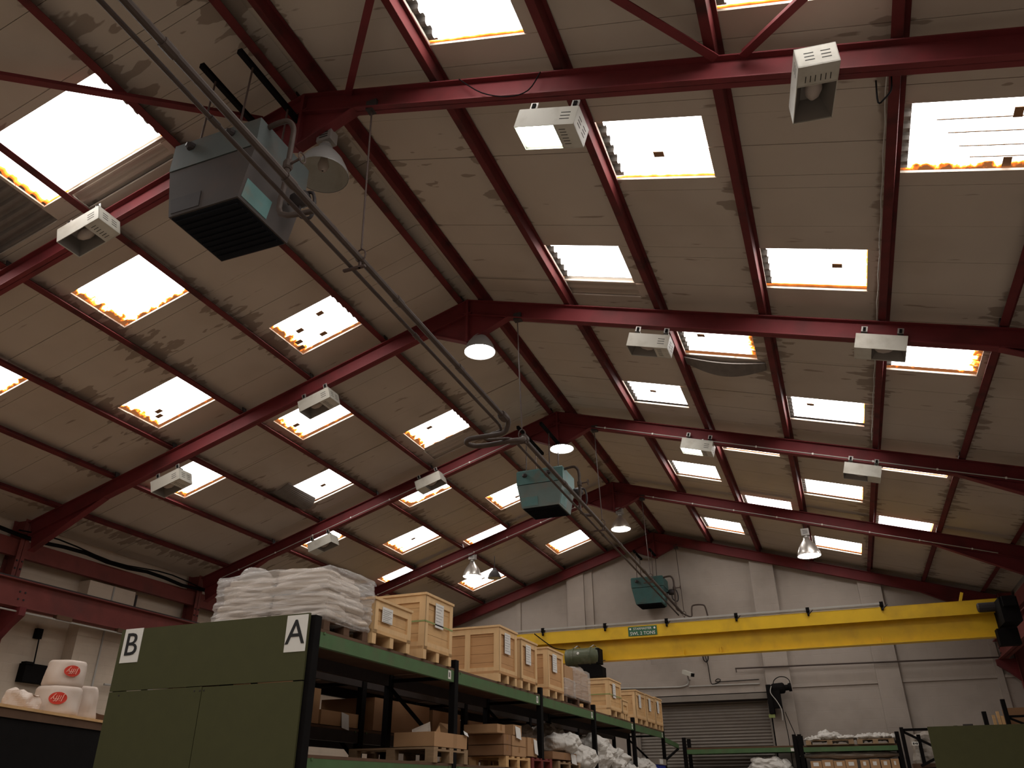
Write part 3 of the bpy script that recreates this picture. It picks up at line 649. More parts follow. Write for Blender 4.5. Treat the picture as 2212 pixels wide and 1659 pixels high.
ec = MB().box((3.1, 17.2, 2.75), (3.4, 18.8, 3.2)).box((3.14, 17.1, 3.02), (3.36, 17.25, 3.2)); ec.build('end_carriage', 'black', cr)
MB().lathe((3.02, 17.75, 3.13), [(.07, -.22), (.09, -.2), (.09, .12), (.06, .2)], 12, (1, 0, 0), True).build('drive_motor', 'darksteel', cr)
MB().box((3.0, 17.6, 2.4), (3.35, 17.85, 2.7)).build('buffer', 'black', cr)
MB().box((-12.6, 17.2, 3.2), (-12.2, 18.8, 3.5)).build('end_carriage', 'darksteel', cr)
cable('festoon_cable', 'dark cable drooping along the yellow crane girder down to the hoist', smooth([(-6.4, 17.78, zt-.02), (-6.05, 17.7, 3.02), (-5.85, 17.66, 2.9), (-5.55, 17.6, 2.84)]), .012)
ho = thing('chain_hoist', (-5.1, 17.6, 2.3), 'olive green hoist drum with black block under the yellow crane', 'hoist')
MB().lathe((-5.19, 17.62, 2.66), [(.12, -.4), (.19, -.38), (.2, -.3), (.2, .3), (.19, .37), (.1, .4)], 22, (1, 0, 0), True).build('drum', 'hoistgreen', ho, True)
for x in (-5.4, -5.0): MB().lathe((x, 17.62, 2.66), [(.212, -.02), (.212, .02)], 22, (1, 0, 0), True).build('drum_band', 'hoistgreen', ho)
for x in (-5.36, -4.98): MB().tube([(x-.06, 17.62, 2.85), (x, 17.75, 2.93), (x, 17.95, 2.93), (x, 17.96, 2.66)], .014, 6).build('hanger_hook', 'galv', ho)
MB().prism([(-5.3, 17.5, 2.5), (-4.84, 17.5, 2.5), (-4.82, 17.5, 2.47), (-4.73, 17.5, 2.43), (-4.73, 17.5, 2.23), (-5.1, 17.5, 2.23), (-5.18, 17.5, 2.4)], (0, .3, 0)).build('hook_block', 'black', ho)
MB().box((-4.86, 17.48, 2.5), (-4.78, 17.78, 2.82)).build('end_cover', 'black', ho)
MB().tube([(-4.8, 17.6, 2.56), (-4.68, 17.6, 2.57)], .008, 6).build('pull_arm', 'darksteel', ho)
MB().lathe((-5.25, 17.415, 2.72), [(.03, 0), (.02, .012)], 10, (0, -1, 0), True).build('lamp_stud', 'white', ho)

# ------------------------------------------------------------------ end wall fittings
dr = thing('door_1', (-3.3, YE-.1, -1.6), None, None, kind='structure')
sl = MB(); x1, x2 = -5.2, -1.74; pts = []
z = -1.6; n = 0
while z < 2.08: pts.append((YE-.05-.03*(1-math.cos(2*math.pi*(n % 6)/6))/2*1.0, z)); z += .076/6; n += 1
for yy, zz in pts: sl.v += [V((x1, yy, zz)), V((x2, yy, zz))]
sl.f = [(2*i, 2*i+1, 2*i+3, 2*i+2) for i in range(len(pts)-1)]
sl.build('slats', 'shutter', dr, True)['kind'] = 'stuff'
MB().box((x1, YE-.3, 2.12), (x2, YE-.28, 2.26)).box((x1, YE-.3, 2.24), (x2, YE, 2.26)).box((x1, YE-.33, 2.1), (x2, YE-.28, 2.135)).build('roller_hood', 'shutter', dr)
MB().lathe((x1, YE-.15, 2.16), [(.09, 0), (.09, x2-x1)], 16, (1, 0, 0), True).build('roller_drum', 'darksteel', dr)
MB().box((x2-.03, YE-.14, -1.6), (x2+.05, YE, 2.1)).build('guide_rail', 'shutter', dr)
MB().box((x1-.05, YE-.14, -1.6), (x1+.03, YE, 2.1)).build('guide_rail', 'shutter', dr)
mo = thing('shutter_motor', (-1.4, YE-.5, 1.9), 'black shutter drive motor above the right end of the roller shutter', 'motor')
MB().box((-1.72, YE-.57, 1.72), (-1.6, YE-.16, 2.4)).build('end_plate', 'black', mo)
MB().lathe((-1.6, YE-.42, 2.3), [(.1, 0), (.13, .05), (.13, .3), (.1, .33), (.07, .34), (.07, .42), (.1, .43), (.1, .5)], 14, (1, 0, .06), True).build('motor_body', 'black', mo)
MB().box((-1.62, YE-.54, 1.85), (-1.4, YE-.28, 2.28)).build('gear_case', 'black', mo)
MB().box((-1.75, YE-.53, 1.62), (-1.6, YE-.49, 1.7)).build('rating_plate', 'strap', mo)
cable('motor_cable', 'looped black cable standing above the shutter motor', smooth([(-1.55, YE-.47, 2.35), (-1.5, YE-.48, 2.5), (-1.36, YE-.48, 2.58), (-1.2, YE-.48, 2.56), (-1.12, YE-.48, 2.46), (-1.16, YE-.48, 2.35), (-1.28, YE-.47, 2.3)]), .012)
cable('control_cable', 'pale cable bending down beside the shutter motor', smooth([(-1.58, YE-.57, 2.36), (-1.62, YE-.58, 2.2), (-1.5, YE-.58, 2.0), (-1.42, YE-.57, 1.8), (-1.43, YE-.56, 1.55)]), .012, 'cablegrey')
cable('hand_chain', 'dark chain hanging straight down beside the roller shutter, left strand', [(-1.4, YE-.42, 1.9), (-1.36, YE-.42, 1.2), (-1.36, YE-.42, .2)], .01)
cable('hand_chain', 'dark chain slanting away below the shutter motor, right strand', [(-1.35, YE-.42, 1.75), (-1.12, YE-.42, .98), (-1.05, YE-.42, .6)], .01)
cc = thing('security_camera', (-3.7, YE-.2, 2.65), 'small white security camera on the end wall above the shutter', 'camera')
MB().beam((-3.82, YE-.28, 2.86), (-3.56, YE-.5, 2.74), .1, .1).build('camera_body', 'lampbox', cc)
MB().beam((-3.56, YE-.5, 2.74), (-3.53, YE-.525, 2.727), .085, .085).build('lens_hood', 'black', cc)
MB().tube([(-3.7, YE-.38, 2.76), (-3.72, YE-.2, 2.68), (-3.72, YE-.0, 2.68)], .02, 8).build('arm', 'galv', cc)
cable('camera_conduit', 'grey conduit running from the security camera along the end wall', smooth([(-3.76, YE-.05, 2.7), (-3.77, YE-.03, 2.58), (-3.9, YE-.03, 2.52), (-4.3, YE-.03, 2.51), (-6.25, YE-.03, 2.56)]), .022, 'cablegrey', 'conduit')
cable('wall_conduit', 'thin grey conduit on the end wall just above the shutter', [(-3.75, YE-.03, 2.505), (-2.6, YE-.03, 2.50), (-1.9, YE-.03, 2.49)], .018, 'cablegrey', 'conduit')
pp = cable('wall_pipe', 'long rusty pipe crossing the end wall right of the shutter', [(-2.46, YE-.18, 2.88), (-.5, YE-.18, 2.86), (3.95, YE-.18, 2.80)], .022, 'rust', 'pipe')
MB().tube([(-2.44, YE-.18, 2.88), (-2.44, YE-.18, 2.78)], .014, 6).build('pipe_stub', 'rust', pp)
cable('cable_coil', 'loop of black cable hung on the end wall below the crane', [(-3.22+.07*math.sin(t), YE-.04, 3.24+.13*math.cos(t)) for t in [2*math.pi*i/16 for i in range(17)]], .013)
cable('coil_tail', 'black cable hanging from the wall loop down to the conduit', smooth([(-3.22, YE-.06, 3.5), (-3.23, YE-.05, 3.3), (-3.18, YE-.03, 3.0), (-3.16, YE-.03, 2.6), (-3.1, YE-.03, 2.54), (-2.95, YE-.03, 2.58), (-2.9, YE-.03, 2.64), (-2.98, YE-.03, 2.66), (-3.02, YE-.03, 2.6), (-2.7, YE-.03, 2.59), (-1.9, YE-.03, 2.6)]), .01)
cable('wall_hook', 'short dark bracket stub on the end wall left of the security camera', [(-4.85, YE, 3.5), (-4.82, YE-.25, 3.42), (-4.8, YE-.27, 3.22)], .02, 'rust', 'bracket')

# ------------------------------------------------------------------ left wall fittings
lb = thing('wall_junction_box', (-13.0, 10.3, 1.75), 'black box on the left wall beside the foam rolls', 'box')
MB().box((-13.07, 10.07, 1.72), (-12.9, 10.62, 2.02)).box((-13.0, 10.04, 2.0), (-12.88, 10.2, 2.04)).build('case', 'black', lb)
MB().tube([(-13.03, 10.28, 2.5), (-12.98, 10.27, 2.02)], .012, 6).build('lead', 'black', lb)
MB().box((-13.07, 10.18, 2.45), (-12.99, 10.3, 2.62)).build('socket', 'black', lb)
tag(MB().box((-13.07, 11.3, 2.02), (-12.95, 11.72, 2.12)).build('wall_ledge_block', 'oldwood'), 'small beige block on the left wall behind the foam rolls', 'block')
cable('wall_rail', 'grey horizontal pipe on the left wall beside the green rack end', [(-12.7, 11.6, 1.82), (-12.7, 14.5, 1.84)], .022, 'cablegrey', 'pipe')

# ------------------------------------------------------------------ racks
XF = -3.985; UY = [5.70, 8.46, 11.34, 14.10, 16.99, 19.93]
ZT, ZB = 1.215, 1.095
def post(b, x, y, z0, z1): b.box((x-.035, y-.045, z0), (x+.035, y+.045, z1)); return b
def rack(root, xf, xb, uy, ztop, levels, tags=True, braces=True):
    for y in uy:
        for x in (xf, xb): post(MB(), x-.035 if x == xf else x+.035, y, -1.6, ztop).build('upright', 'black', root)
        for i in range(3):
            za = -1.5+.9*i; zz = za+.8
            MB().beam((xf-.03, y, za), (xb+.03, y, zz), .02, .04).beam((xf-.03, y, zz+.05), (xb+.03, y, zz+.05), .02, .04).build('brace', 'black', root)
    for a, b in zip(uy, uy[1:]):
        for zt_, zb_ in levels:
            for x in (xf-.035, xb+.035):
                o = MB().box((x-.022, a+.045, zb_), (x+.022, b-.045, zt_)).build('beam', 'rackgreen' if x == xf-.035 and tags else 'darksteel', root)  # shade on rear and back-row green beams is put into a dark colour
                if tags and x == xf-.035 and zt_ > 1:
                    MB().box((x+.022, b-.2, zb_+.02), (x+.025, b-.13, zt_-.01)).build('beam_tag', 'white', o)
                    MB().box((x+.025, b-.185, zb_+.04), (x+.026, b-.175, zt_-.03)).box((x+.025, b-.168, zb_+.04), (x+.026, b-.158, zt_-.03)).build('tag_print', 'ink', o)
                for q in (a+.12, b-.12):
                    if x == xf-.035: MB().box((x-.03, q-.012, zt_-.015), (x+.03, q+.012, zt_+.004)).build('clip', 'rackgreen', o)
            MB().box((xb+.01, a+.02, zt_), (xf-.012, b-.02, zt_+.025)).build('deck_board', 'darkwood', root)
ra = thing('pallet_rack', (-4.45, 5.7, -1.6), 'long pallet rack with green beams and a green end panel signed A and B', 'rack')
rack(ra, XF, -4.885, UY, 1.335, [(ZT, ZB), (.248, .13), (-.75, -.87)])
rb = thing('pallet_rack', (-5.6, 5.7, -1.6), 'dark back row of the pallet rack, behind the signed one', 'rack')
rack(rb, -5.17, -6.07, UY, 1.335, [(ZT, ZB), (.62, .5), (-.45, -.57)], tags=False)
yp = 5.63
MB().box((-6.08, yp, .818), (-4.03, yp+.02, 1.35)).build('end_panel', 'boardgreen', ra)
MB().box((-6.08, yp, -1.5), (-5.045, yp+.02, .812)).build('end_panel', 'boardgreen', ra)
MB().box((-5.038, yp, -1.5), (-4.03, yp+.02, .808)).build('end_panel', 'boardgreen', ra)
for x in (-5.12, -5.06, -5.02, -5.96): MB().lathe((x, yp, .78), [(.008, 0), (.006, .004)], 8, (0, -1, 0), True).build('screw', 'darksteel', ra)
for ch, xa_, xb_, zc in (('A', -4.205, -3.99-.003, 1.19), ('B', -6.035, -5.825, 1.205)):
    xa_ = xa_ if ch == 'B' else -4.25; xb_ = xa_+.21
    s = MB().box((xa_, yp-.004, zc-.149), (xb_, yp, zc+.149)).build('sign', 'white', ra)
    textmesh('letter', ch, .285, ((xa_+xb_)/2-.005, yp-.006, zc), (1, 0, 0), (0, 0, 1), 'ink', s)

# ------------------------------------------------------------------ pallets, crates, boxes
def pallet(parent, x0, x1, y0, y1, z0, z1, m='oldwood'):
    """x1 is the aisle side; skids run across, blocks show on the aisle side"""
    h = z1-z0; d = .018
    for i in range(3):
        a = y0+(y1-y0-.09)*i/2
        for x in (x0, (x0+x1)/2-.05, x1-.1): pbox('block', m, parent, (x, a, z0+d), (x+.1, a+.09, z1-2*d))
        pbox('skid', m, parent, (x0, a-.0, z0), (x1, a+.095, z0+d))
    for i in range(3):
        x = x0+(x1-x0-.1)*i/2; pbox('stringer', m, parent, (x, y0, z1-2*d), (x+.1, y1, z1-d))
    for i in range(5):
        a = y0+(y1-y0-.1)*i/4; pbox('slat', m, parent, (x0, a, z1-d), (x1, a+.1, z1))
def crate(y0, y1, z1, label, x0=-4.78, x1=-3.97, z0=1.242, m='timber', feet=.1, paper=(.3, .75), boards=4, strap=False, diag=False):
    c = thing('wooden_crate', ((x0+x1)/2, (y0+y1)/2, z0), label, 'crate', 'wooden crates on the top shelf')
    for i in range(3):
        a = y0+(y1-y0-.07)*i/2; pbox('foot', 'timber2', c, (x0+.02, a, z0), (x1-.005, a+.07, z0+feet))
    zb = z0+feet; t = .018
    pbox('base', m, c, (x0, y0, zb), (x1, y1, zb+.03))
    hgt = z1-.025-zb-.03
    for i in range(boards):
        za, zz = zb+.03+hgt*i/boards, zb+.03+hgt*(i+1)/boards-.003
        pbox('board', m, c, (x0+t, y0+t, za), (x1-t, y0+2*t, zz)); pbox('board', m, c, (x0+t, y1-2*t, za), (x1-t, y1-t, zz))
        pbox('board', m, c, (x1-2*t, y0+2*t, za), (x1-t, y1-2*t, zz)); pbox('board', m, c, (x0+t, y0+2*t, za), (x0+2*t, y1-2*t, zz))
    w_ = .075
    for yy in (y0, y1-w_): pbox('corner_batten', 'timber2', c, (x1-t, yy, zb), (x1, yy+w_, z1-.025)); pbox('corner_batten', 'timber2', c, (x0, yy, zb), (x0+t, yy+w_, z1-.025))
    for za in (zb, z1-.025-w_): pbox('rail', 'timber2', c, (x1-t, y0+w_, za), (x1-.002, y1-w_, za+w_))
    for x in (x0, x1-w_): pbox('corner_batten', 'timber2', c, (x, y0, zb), (x+w_, y0+t, z1-.025))
    for za in (zb, z1-.025-w_): pbox('rail', 'timber2', c, (x0+w_, y0+.002, za), (x1-w_, y0+t, za+w_))
    if diag: pbox('batten', 'timber2', c, ((x0+x1)/2-.04, y0+.001, zb), ((x0+x1)/2+.035, y0+t, z1-.03))
    pbox('lid', 'timber2', c, (x0-.012, y0-.012, z1-.025), (x1+.012, y1+.012, z1))
    if paper:
        ya = y0+(y1-y0)*paper[0]; hh = min(.26, hgt*.52); yb = ya+min(.2, (y1-y0)*.38); zc = z1-.07
        s = MB().box((x1, ya, zc-hh), (x1+.003, yb, zc)).build('label_sheet', 'paper', c)
        pr = MB()
        for i in range(7): pr.box((x1+.003, ya+.015, zc-.03-hh*.125*i), (x1+.004, yb-.015-.03*(i % 3), zc-.024-hh*.125*i))
        pr.build('printed_lines', 'greyink', s)['kind'] = 'stuff'
    if strap:
        zs_ = z0+(z1-z0)*.55
        MB().box((x0-.004, y0-.003, zs_), (x1+.003, y0, zs_+.016)).box((x1, y0-.003, zs_), (x1+.003, y1+.003, zs_+.016)).build('strap', 'strap', c)
    return c
crate(6.56, 7.30, 1.67, 'small pale wooden crate with a large paper sheet beside the wrapped sacks', x0=-4.5, paper=(.2, .6), strap=False, boards=3)
crate(7.60, 8.28, 1.925, 'tall pale wooden crate with green strap, second from the wrapped sacks', strap=True, paper=(.35, .8), boards=4)
crate(9.68, 10.32, 1.935, 'wide warm plywood crate in the middle of the first long shelf bay', m='ply', x0=-4.86, boards=5, diag=True)
crate(10.47, 11.12, 1.905, 'narrow wooden crate just behind the wide plywood crate', m='ply')
crate(11.60, 12.34, 1.94, 'wooden crate with paper sheet in front of the film wrapped cartons', m='ply')
crate(15.08, 15.97, 1.89, 'yellowish wooden crate with green strap after the wrapped cartons', strap=True)
crate(16.02, 16.45, 1.60, 'smallest low wooden crate on the top shelf', x0=-4.3, paper=None, boards=2)
crate(17.20, 18.10, 1.89, 'wooden crate, third from the far end of the top shelf')
crate(18.17, 19.02, 1.90, 'wooden crate, second from the far end of the top shelf')
crate(19.08, 19.85, 1.925, 'wooden crate at the far end of the top shelf')

def lumpy(lo, hi, n=14, amp=.03, fr=(3, 3, 9), seed=0., round_=.12, top=.0):
    """a rounded box whose sides bulge and crease"""
    lo, hi = V(lo), V(hi); c = (lo+hi)/2; h = (hi-lo)/2; b = MB(); idx = {}
    def vert(p):
        k = tuple(round(q, 5) for q in p)
        if k not in idx:
            q = V(p); L = max(abs(q.x), abs(q.y), abs(q.z)); e = V([math.copysign(abs(a)**1.0, a) for a in q])
            sph = e.normalized(); m = e*(1-round_)+sph*round_*1.25
            wp = V((m.x*h.x, m.y*h.y, m.z*h.z))
            d = mnoise.noise(V((wp.x*fr[0]+seed, wp.y*fr[1], wp.z*fr[2])))+.5*mnoise.noise(V((wp.x*fr[0]*2.3+seed, wp.y*fr[1]*2.3, wp.z*fr[2]*2.3)))
            nrm = V((q.x if abs(q.x) > .98*L else 0, q.y if abs(q.y) > .98*L else 0, (q.z if abs(q.z) > .98*L else 0)*.6))
            wp += nrm.normalized()*amp*d if nrm.length else V()
            idx[k] = len(b.v); b.v.append(c+wp)
        return idx[k]
    for a in range(3):
        for s in (-1, 1):
            for i in range(n):
                for j in range(n):
                    ps = []
                    for di, dj in ((0, 0), (1, 0), (1, 1), (0, 1)):
                        p = [0, 0, 0]; p[a] = s; p[(a+1) % 3] = -1+2*(i+di)/n; p[(a+2) % 3] = -1+2*(j+dj)/n; ps.append(vert(p))
                    b.f.append(tuple(ps) if s > 0 else tuple(ps[::-1]))
    return b
# wrapped sack pallet
wp = thing('wrapped_sack_pallet', (-4.6, 6.15, 1.24), 'pallet of pale sacks wrapped in shiny clear film on the top shelf corner', 'wrapped pallet')
pallet(wp, -5.2, -4.0, 5.80, 6.52, 1.242, 1.352, 'darkwood')
nl = 8
for l in range(nl):
    z0 = 1.352+.056*l; ins = .012*l if l < 6 else .03*l-.1
    for i in range(2):
        for j in range(2):
            xa = -5.2+ins+(1.19-2*ins)*i/2; ya = 5.79+ins*.6+(.72-1.2*ins)*j/2; jx = random.uniform(-.03, .03)
            if l == nl-1 and i == 0 and j == 0: continue
            lumpy((xa+jx, ya+jx*.5, z0-.004), (xa+(1.19-2*ins)/2-.004+jx, ya+(.72-1.2*ins)/2-.004, z0+.064), 10, .02, (6, 6, 12), l*7+i*3+j, .22).build('sack', 'sack', wp, True)
lumpy((-5.215, 5.775, 1.30), (-3.97, 6.54, 1.80), 44, .036, (2.2, 2.2, 19), 3., .1).build('film', 'film', wp, True)
lumpy((-5.02, 5.85, 1.74), (-4.8, 6.1, 1.86), 10, .03, (6, 6, 6), 9., .8).build('film_knot', 'film', wp, True)
# wrapped cartons
wc = thing('wrapped_carton_pallet', (-4.4, 13.15, 1.24), 'pallet of brown cartons half wrapped in clear film on the top shelf', 'wrapped pallet')
pallet(wc, -4.8, -3.99, 12.48, 13.85, 1.242, 1.36, 'darkwood')
for l in range(2):
    for i in range(2):
        for j in range(3):
            pbox('carton', 'card', wc, (-4.78+.39*i, 12.5+.44*j, 1.362+.22*l), (-4.395+.39*i, 12.93+.44*j, 1.577+.22*l))
lumpy((-4.82, 12.95, 1.33), (-3.972, 13.86, 1.825), 18, .02, (4, 4, 6), 5., .1).build('film', 'film', wc, True)
lumpy((-4.82, 12.46, 1.33), (-3.972, 13.0, 1.6), 14, .015, (4, 4, 6), 8., .06).build('film', 'film', wc, True)

def carton(x0, x1, y0, y1, z0, z1, label, m='card', group='cardboard boxes on the middle shelf', tape=True, open_=False, flap=None, sheet=None):
    c = thing('cardboard_box', ((x0+x1)/2, (y0+y1)/2, z0), label, 'box', group)
    t = .006
    pbox('bottom', m, c, (x0, y0, z0), (x1, y1, z0+t))
    pbox('side', m, c, (x1-t, y0, z0), (x1, y1, z1)); pbox('side', m, c, (x0, y0, z0), (x0+t, y1, z1))
    pbox('side', m, c, (x0, y0, z0), (x1, y0+t, z1)); pbox('side', m, c, (x0, y1-t, z0), (x1, y1, z1))
    if not open_:
        ym = (y0+y1)/2; pbox('flap', m, c, (x0, y0, z1-t), (x1, ym-.002, z1)); pbox('flap', m, c, (x0, ym+.002, z1-t), (x1, y1, z1))
        if tape: pbox('tape', 'tape', c, (x1-.001, ym-.025, z1-.07), (x1+.001, ym+.025, z1))
    for f in flap or []:                                  # raised flaps: (corner pts, material)
        MB().prism([V(p) for p in f[0]], f[2]).build('open_flap', f[1], c)
    if sheet:
        (ya, yb, za, zb) = sheet
        MB().prism([(x1+.003, ya, zb), (x1+.003, yb, zb-.02), (x1+.02, yb, za), (x1+.02, ya, za+.02)], (.002, 0, 0)).build('label_sheet', 'paper', c)
    return c
def pal(x0, x1, y0, y1, z0, z1, label, m='oldwood'):
    p = thing('pallet', ((x0+x1)/2, (y0+y1)/2, z0), label, 'pallet', 'pallets on the middle shelf'); pallet(p, x0, x1, y0, y1, z0, z1, m); return p
ZD = .274
pal(-5.0, -3.985, 7.95, 8.80, ZD, .42, 'weathered wooden pallet under the open cardboard tray')
carton(-4.46, -3.985, 7.95, 8.77, .425, .565, 'low open cardboard box with raised pink flap', open_=True, flap=[([(-4.3, 8.05, .56), (-4.08, 8.05, .56), (-4.12, 8.1, .67), (-4.33, 8.1, .60)], 'sack', (0, .004, 0)), ([(-4.3, 8.55, .56), (-4.02, 8.5, .56), (-4.05, 8.6, .66), (-4.25, 8.6, .7)], 'card', (0, .004, 0)), ([(-4.0, 8.0, .56), (-3.99, 8.1, .56), (-3.985, 8.06, .625)], 'card', (.003, 0, 0))], sheet=(8.66, 8.77, .55, .61))
pal(-4.9, -3.985, 9.95, 10.82, ZD, .40, 'pale wooden pallet under the tallest stack of cardboard boxes', 'timber')
carton(-4.47, -3.985, 9.87, 10.12, .405, .525, 'long cardboard box at the bottom of the near stack', m='carddark')
carton(-4.47, -3.985, 9.87, 10.12, .53, .645, 'long cardboard box in the second layer of the near stack', m='carddark')
carton(-4.44, -3.99, 9.67, 9.93, .65, .75, 'small cardboard box on the near end of the top layer', m='card')
carton(-4.3, -3.985, 10.2, 10.5, .65, .775, 'cardboard box with a long hanging paper sheet on top of the stack', sheet=(10.26, 10.44, .6, .76))
carton(-4.3, -3.985, 10.16, 10.66, .405, .52, 'wide cardboard box at the bottom of the far stack column')
carton(-4.3, -3.985, 10.16, 10.66, .525, .645, 'wide cardboard box in the middle of the far stack column')
pal(-4.9, -3.985, 10.88, 11.72, ZD, .41, 'dark red painted pallet on the middle shelf', 'redpallet')
carton(-4.25, -3.985, 10.72, 11.08, .42, .65, 'cardboard box with a curling paper sheet above the red pallet', sheet=(10.95, 11.08, .44, .64))
carton(-4.6, -3.985, 11.75, 12.9, .42, .52, 'low dark cardboard box beside the white bags', m='carddark', sheet=(12.6, 12.85, .36, .52))
pal(-4.9, -3.985, 12.0, 13.1, ZD, .40, 'worn wooden pallet under the white bags')
def bag(lo, hi, label, m='bag', seed=0., amp=.09, grp='crumpled bags'):
    return tag(lumpy(lo, hi, 16, amp, (5.5, 5.5, 7), seed, .75).build('plastic_bag', m), label, 'bag', grp)
bag((-4.42, 12.35, .53), (-3.95, 13.02, .78), 'crumpled white bag slumped over the low dark box', seed=1)
bag((-4.85, 12.0, .42), (-4.48, 12.85, .85), 'dusty grey sack behind the white bag', 'bagdull', 2)
bag((-4.85, 12.95, .3), (-4.42, 13.9, .92), 'tall dusty bag tied at the top in front of a rack post', 'bagdull', 3)
bag((-4.36, 13.12, .3), (-3.92, 13.95, .62), 'small white bag spilling over the shelf edge', seed=4)
bag((-4.5, 14.22, .3), (-3.95, 14.9, .82), 'large crumpled white bag just past the rack post', seed=5)
bag((-4.4, 14.95, .3), (-3.9, 15.9, .64), 'heap of knotted white plastic past the large crumpled bag', seed=6, amp=.14)
bag((-4.4, 16.4, .30), (-4.0, 17.2, .48), 'small white bag low on the shelf before the blue tub', seed=7)
bag((-4.4, 17.3, .30), (-3.9, 18.6, .56), 'white bag lying in front of the blue tub', seed=8)
tb = thing('plastic_tub', (-4.2, 19.3, .3), 'blue plastic tub with pale lid near the far end of the rack', 'tub')
MB().box((-4.45, 18.9, .274), (-3.97, 19.7, .52)).build('body', 'blue', tb); MB().box((-4.47, 18.88, .52), (-3.95, 19.72, .64)).build('lid', 'bagdull', tb)
MB().box((-3.95, 19.0, .535), (-3.947, 19.35, .63)).build('label_sheet', 'paper', tb)
# back row contents seen through the signed rack
G2 = 'boxes in the back row of the rack'
carton(-6.0, -5.2, 7.3, 7.62, .655, 1.0, 'tall open cardboard box at the near end of the back row', group=G2, open_=True)
c = carton(-5.75, -5.2, 7.66, 8.55, .655, .80, 'shallow open cardboard tray with yellow packing in the back row', group=G2, open_=True, m='card', sheet=(8.05, 8.2, .62, .8))
MB().box((-5.6, 7.72, .7), (-5.3, 7.95, .79)).build('yellow_packing', 'yellow', c)
carton(-5.95, -5.2, 8.75, 10.2, .655, 1.02, 'large dark cardboard box deep in the back row, nearest of three', 'carddark', G2, False)
carton(-5.95, -5.2, 10.3, 11.2, .655, 1.0, 'large dark cardboard box deep in the back row, second of three', 'carddark', G2, False)
carton(-5.95, -5.2, 11.5, 12.4, .655, .95, 'large dark cardboard box deep in the back row, third of three', 'carddark', G2, False)
carton(-5.9, -5.2, 6.2, 7.1, .655, 1.05, 'plain cardboard box behind the green end panel', 'card', G2, False)

# cross rack before the end wall
YC = 21.8
rc = thing('pallet_rack', (-1.4, YC, -1.6), 'pallet rack along the end wall below the roller shutter', 'rack')
def xrack(root, xs, zt, beams):
    for x in xs:
        for y in (YC, YC+.7): MB().box((x-.045, y-.035, -1.6), (x+.045, y+.035, zt)).build('upright', 'black', root)
    for a, b, z1, z0 in beams:
        for y in (YC, YC+.7): MB().box((a, y-.02, z0), (b, y+.02, z1)).build('beam', 'rackgreen', root)
        MB().box((a, YC+.02, z1), (b, YC+.68, z1+.04)).build('deck_board', 'darkwood', root)
xrack(rc, (-3.87, -1.2, -1.08, 1.09), 1.2, [(-3.82, -1.25, .92, .82), (-1.03, 1.05, .91, .81), (-3.82, -1.25, .2, .1), (-1.03, 1.05, .2, .1)])
MB().box((-1.32, YC-.028, .83), (-1.2, YC-.024, .9)).build('beam_tag', 'white', rc)
MB().beam((XF-.04, 19.95, 1.08), (XF-.04, 21.78, 1.0), .04, .1).build('link_beam', 'rackgreen', rc)
MB().beam((XF-.04, 19.95, .62), (XF-.04, 21.78, .95), .03, .05).build('brace', 'black', rc)
def xpal(x0, x1, z0, z1, label):
    p = thing('pallet', ((x0+x1)/2, YC+.3, z0), label, 'pallet', 'pallets on the end wall rack'); d = .018
    for i in range(3):
        x = x0+(x1-x0-.12)*i/2
        for y in (YC-.02, YC+.5): pbox('block', 'oldwood', p, (x, y, z0), (x+.12, y+.1, z1-d))
    for i in range(4): y = YC-.02+.165*i; pbox('slat', 'oldwood', p, (x0, y, z1-d), (x1, y+.12, z1))
    pbox('skid', 'oldwood', p, (x0, YC-.02, z0), (x1, YC+.08, z0+.012))
xpal(-.95, .13, .952, 1.06, 'reddish pallet heaped with torn film on the left of the end wall rack')
xpal(.2, 1.0, .952, 1.06, 'worn pallet heaped with torn film on the right of the end wall rack')
for i, (a, b, z) in enumerate(((-.95, -.5, 1.12), (-.62, -.2, 1.24), (-.25, .15, 1.15), (.2, .55, 1.16), (.5, .8, 1.15), (.75, 1.02, 1.14))):
    tag(lumpy((a, YC, 1.055), (b, YC+.5, z), 12, .09, (8, 8, 8), 20+i, .7).build('film_scrap', 'bag'), 'scrap of torn pale film, %s from the left on the end wall pallets' % ORD[i], 'film', 'torn film on the end wall pallets')
G3 = 'cardboard boxes under the end wall rack'
xs = [-.92, -.68, -.42, -.16, .13, .17, .31, .56, .82, 1.02]
nm = ['first', 'second', 'third', 'fourth', 'fifth', 'sixth', 'seventh', 'eighth']; q = 0
for a, b in ((-.92, -.66), (-.66, -.40), (-.40, -.14), (-.14, .12), (.18, .38), (.39, .61), (.62, .83), (.84, 1.02)):
    c = thing('cardboard_box', ((a+b)/2, YC+.2, .24), 'cardboard box with pale label, %s from the left under the end wall rack' % nm[q], 'box', G3)
    pbox('body', 'card', c, (a, YC-.03, .242), (b-.01, YC+.4, .61+.02*(q % 2))); pbox('label_sheet', 'paper', c, (a+.06, YC-.034, .5), (b-.08, YC-.03, .58)); q += 1
bag((-2.3, YC-.1, .242), (-1.45, YC+.5, .68), 'dusty pale bag heaped below the roller shutter', seed=31)
bag((-.98, YC+.1, .66), (.95, YC+.55, .80), 'long grey film covered bundle above the labelled boxes', 'bagdull', 33, .04)

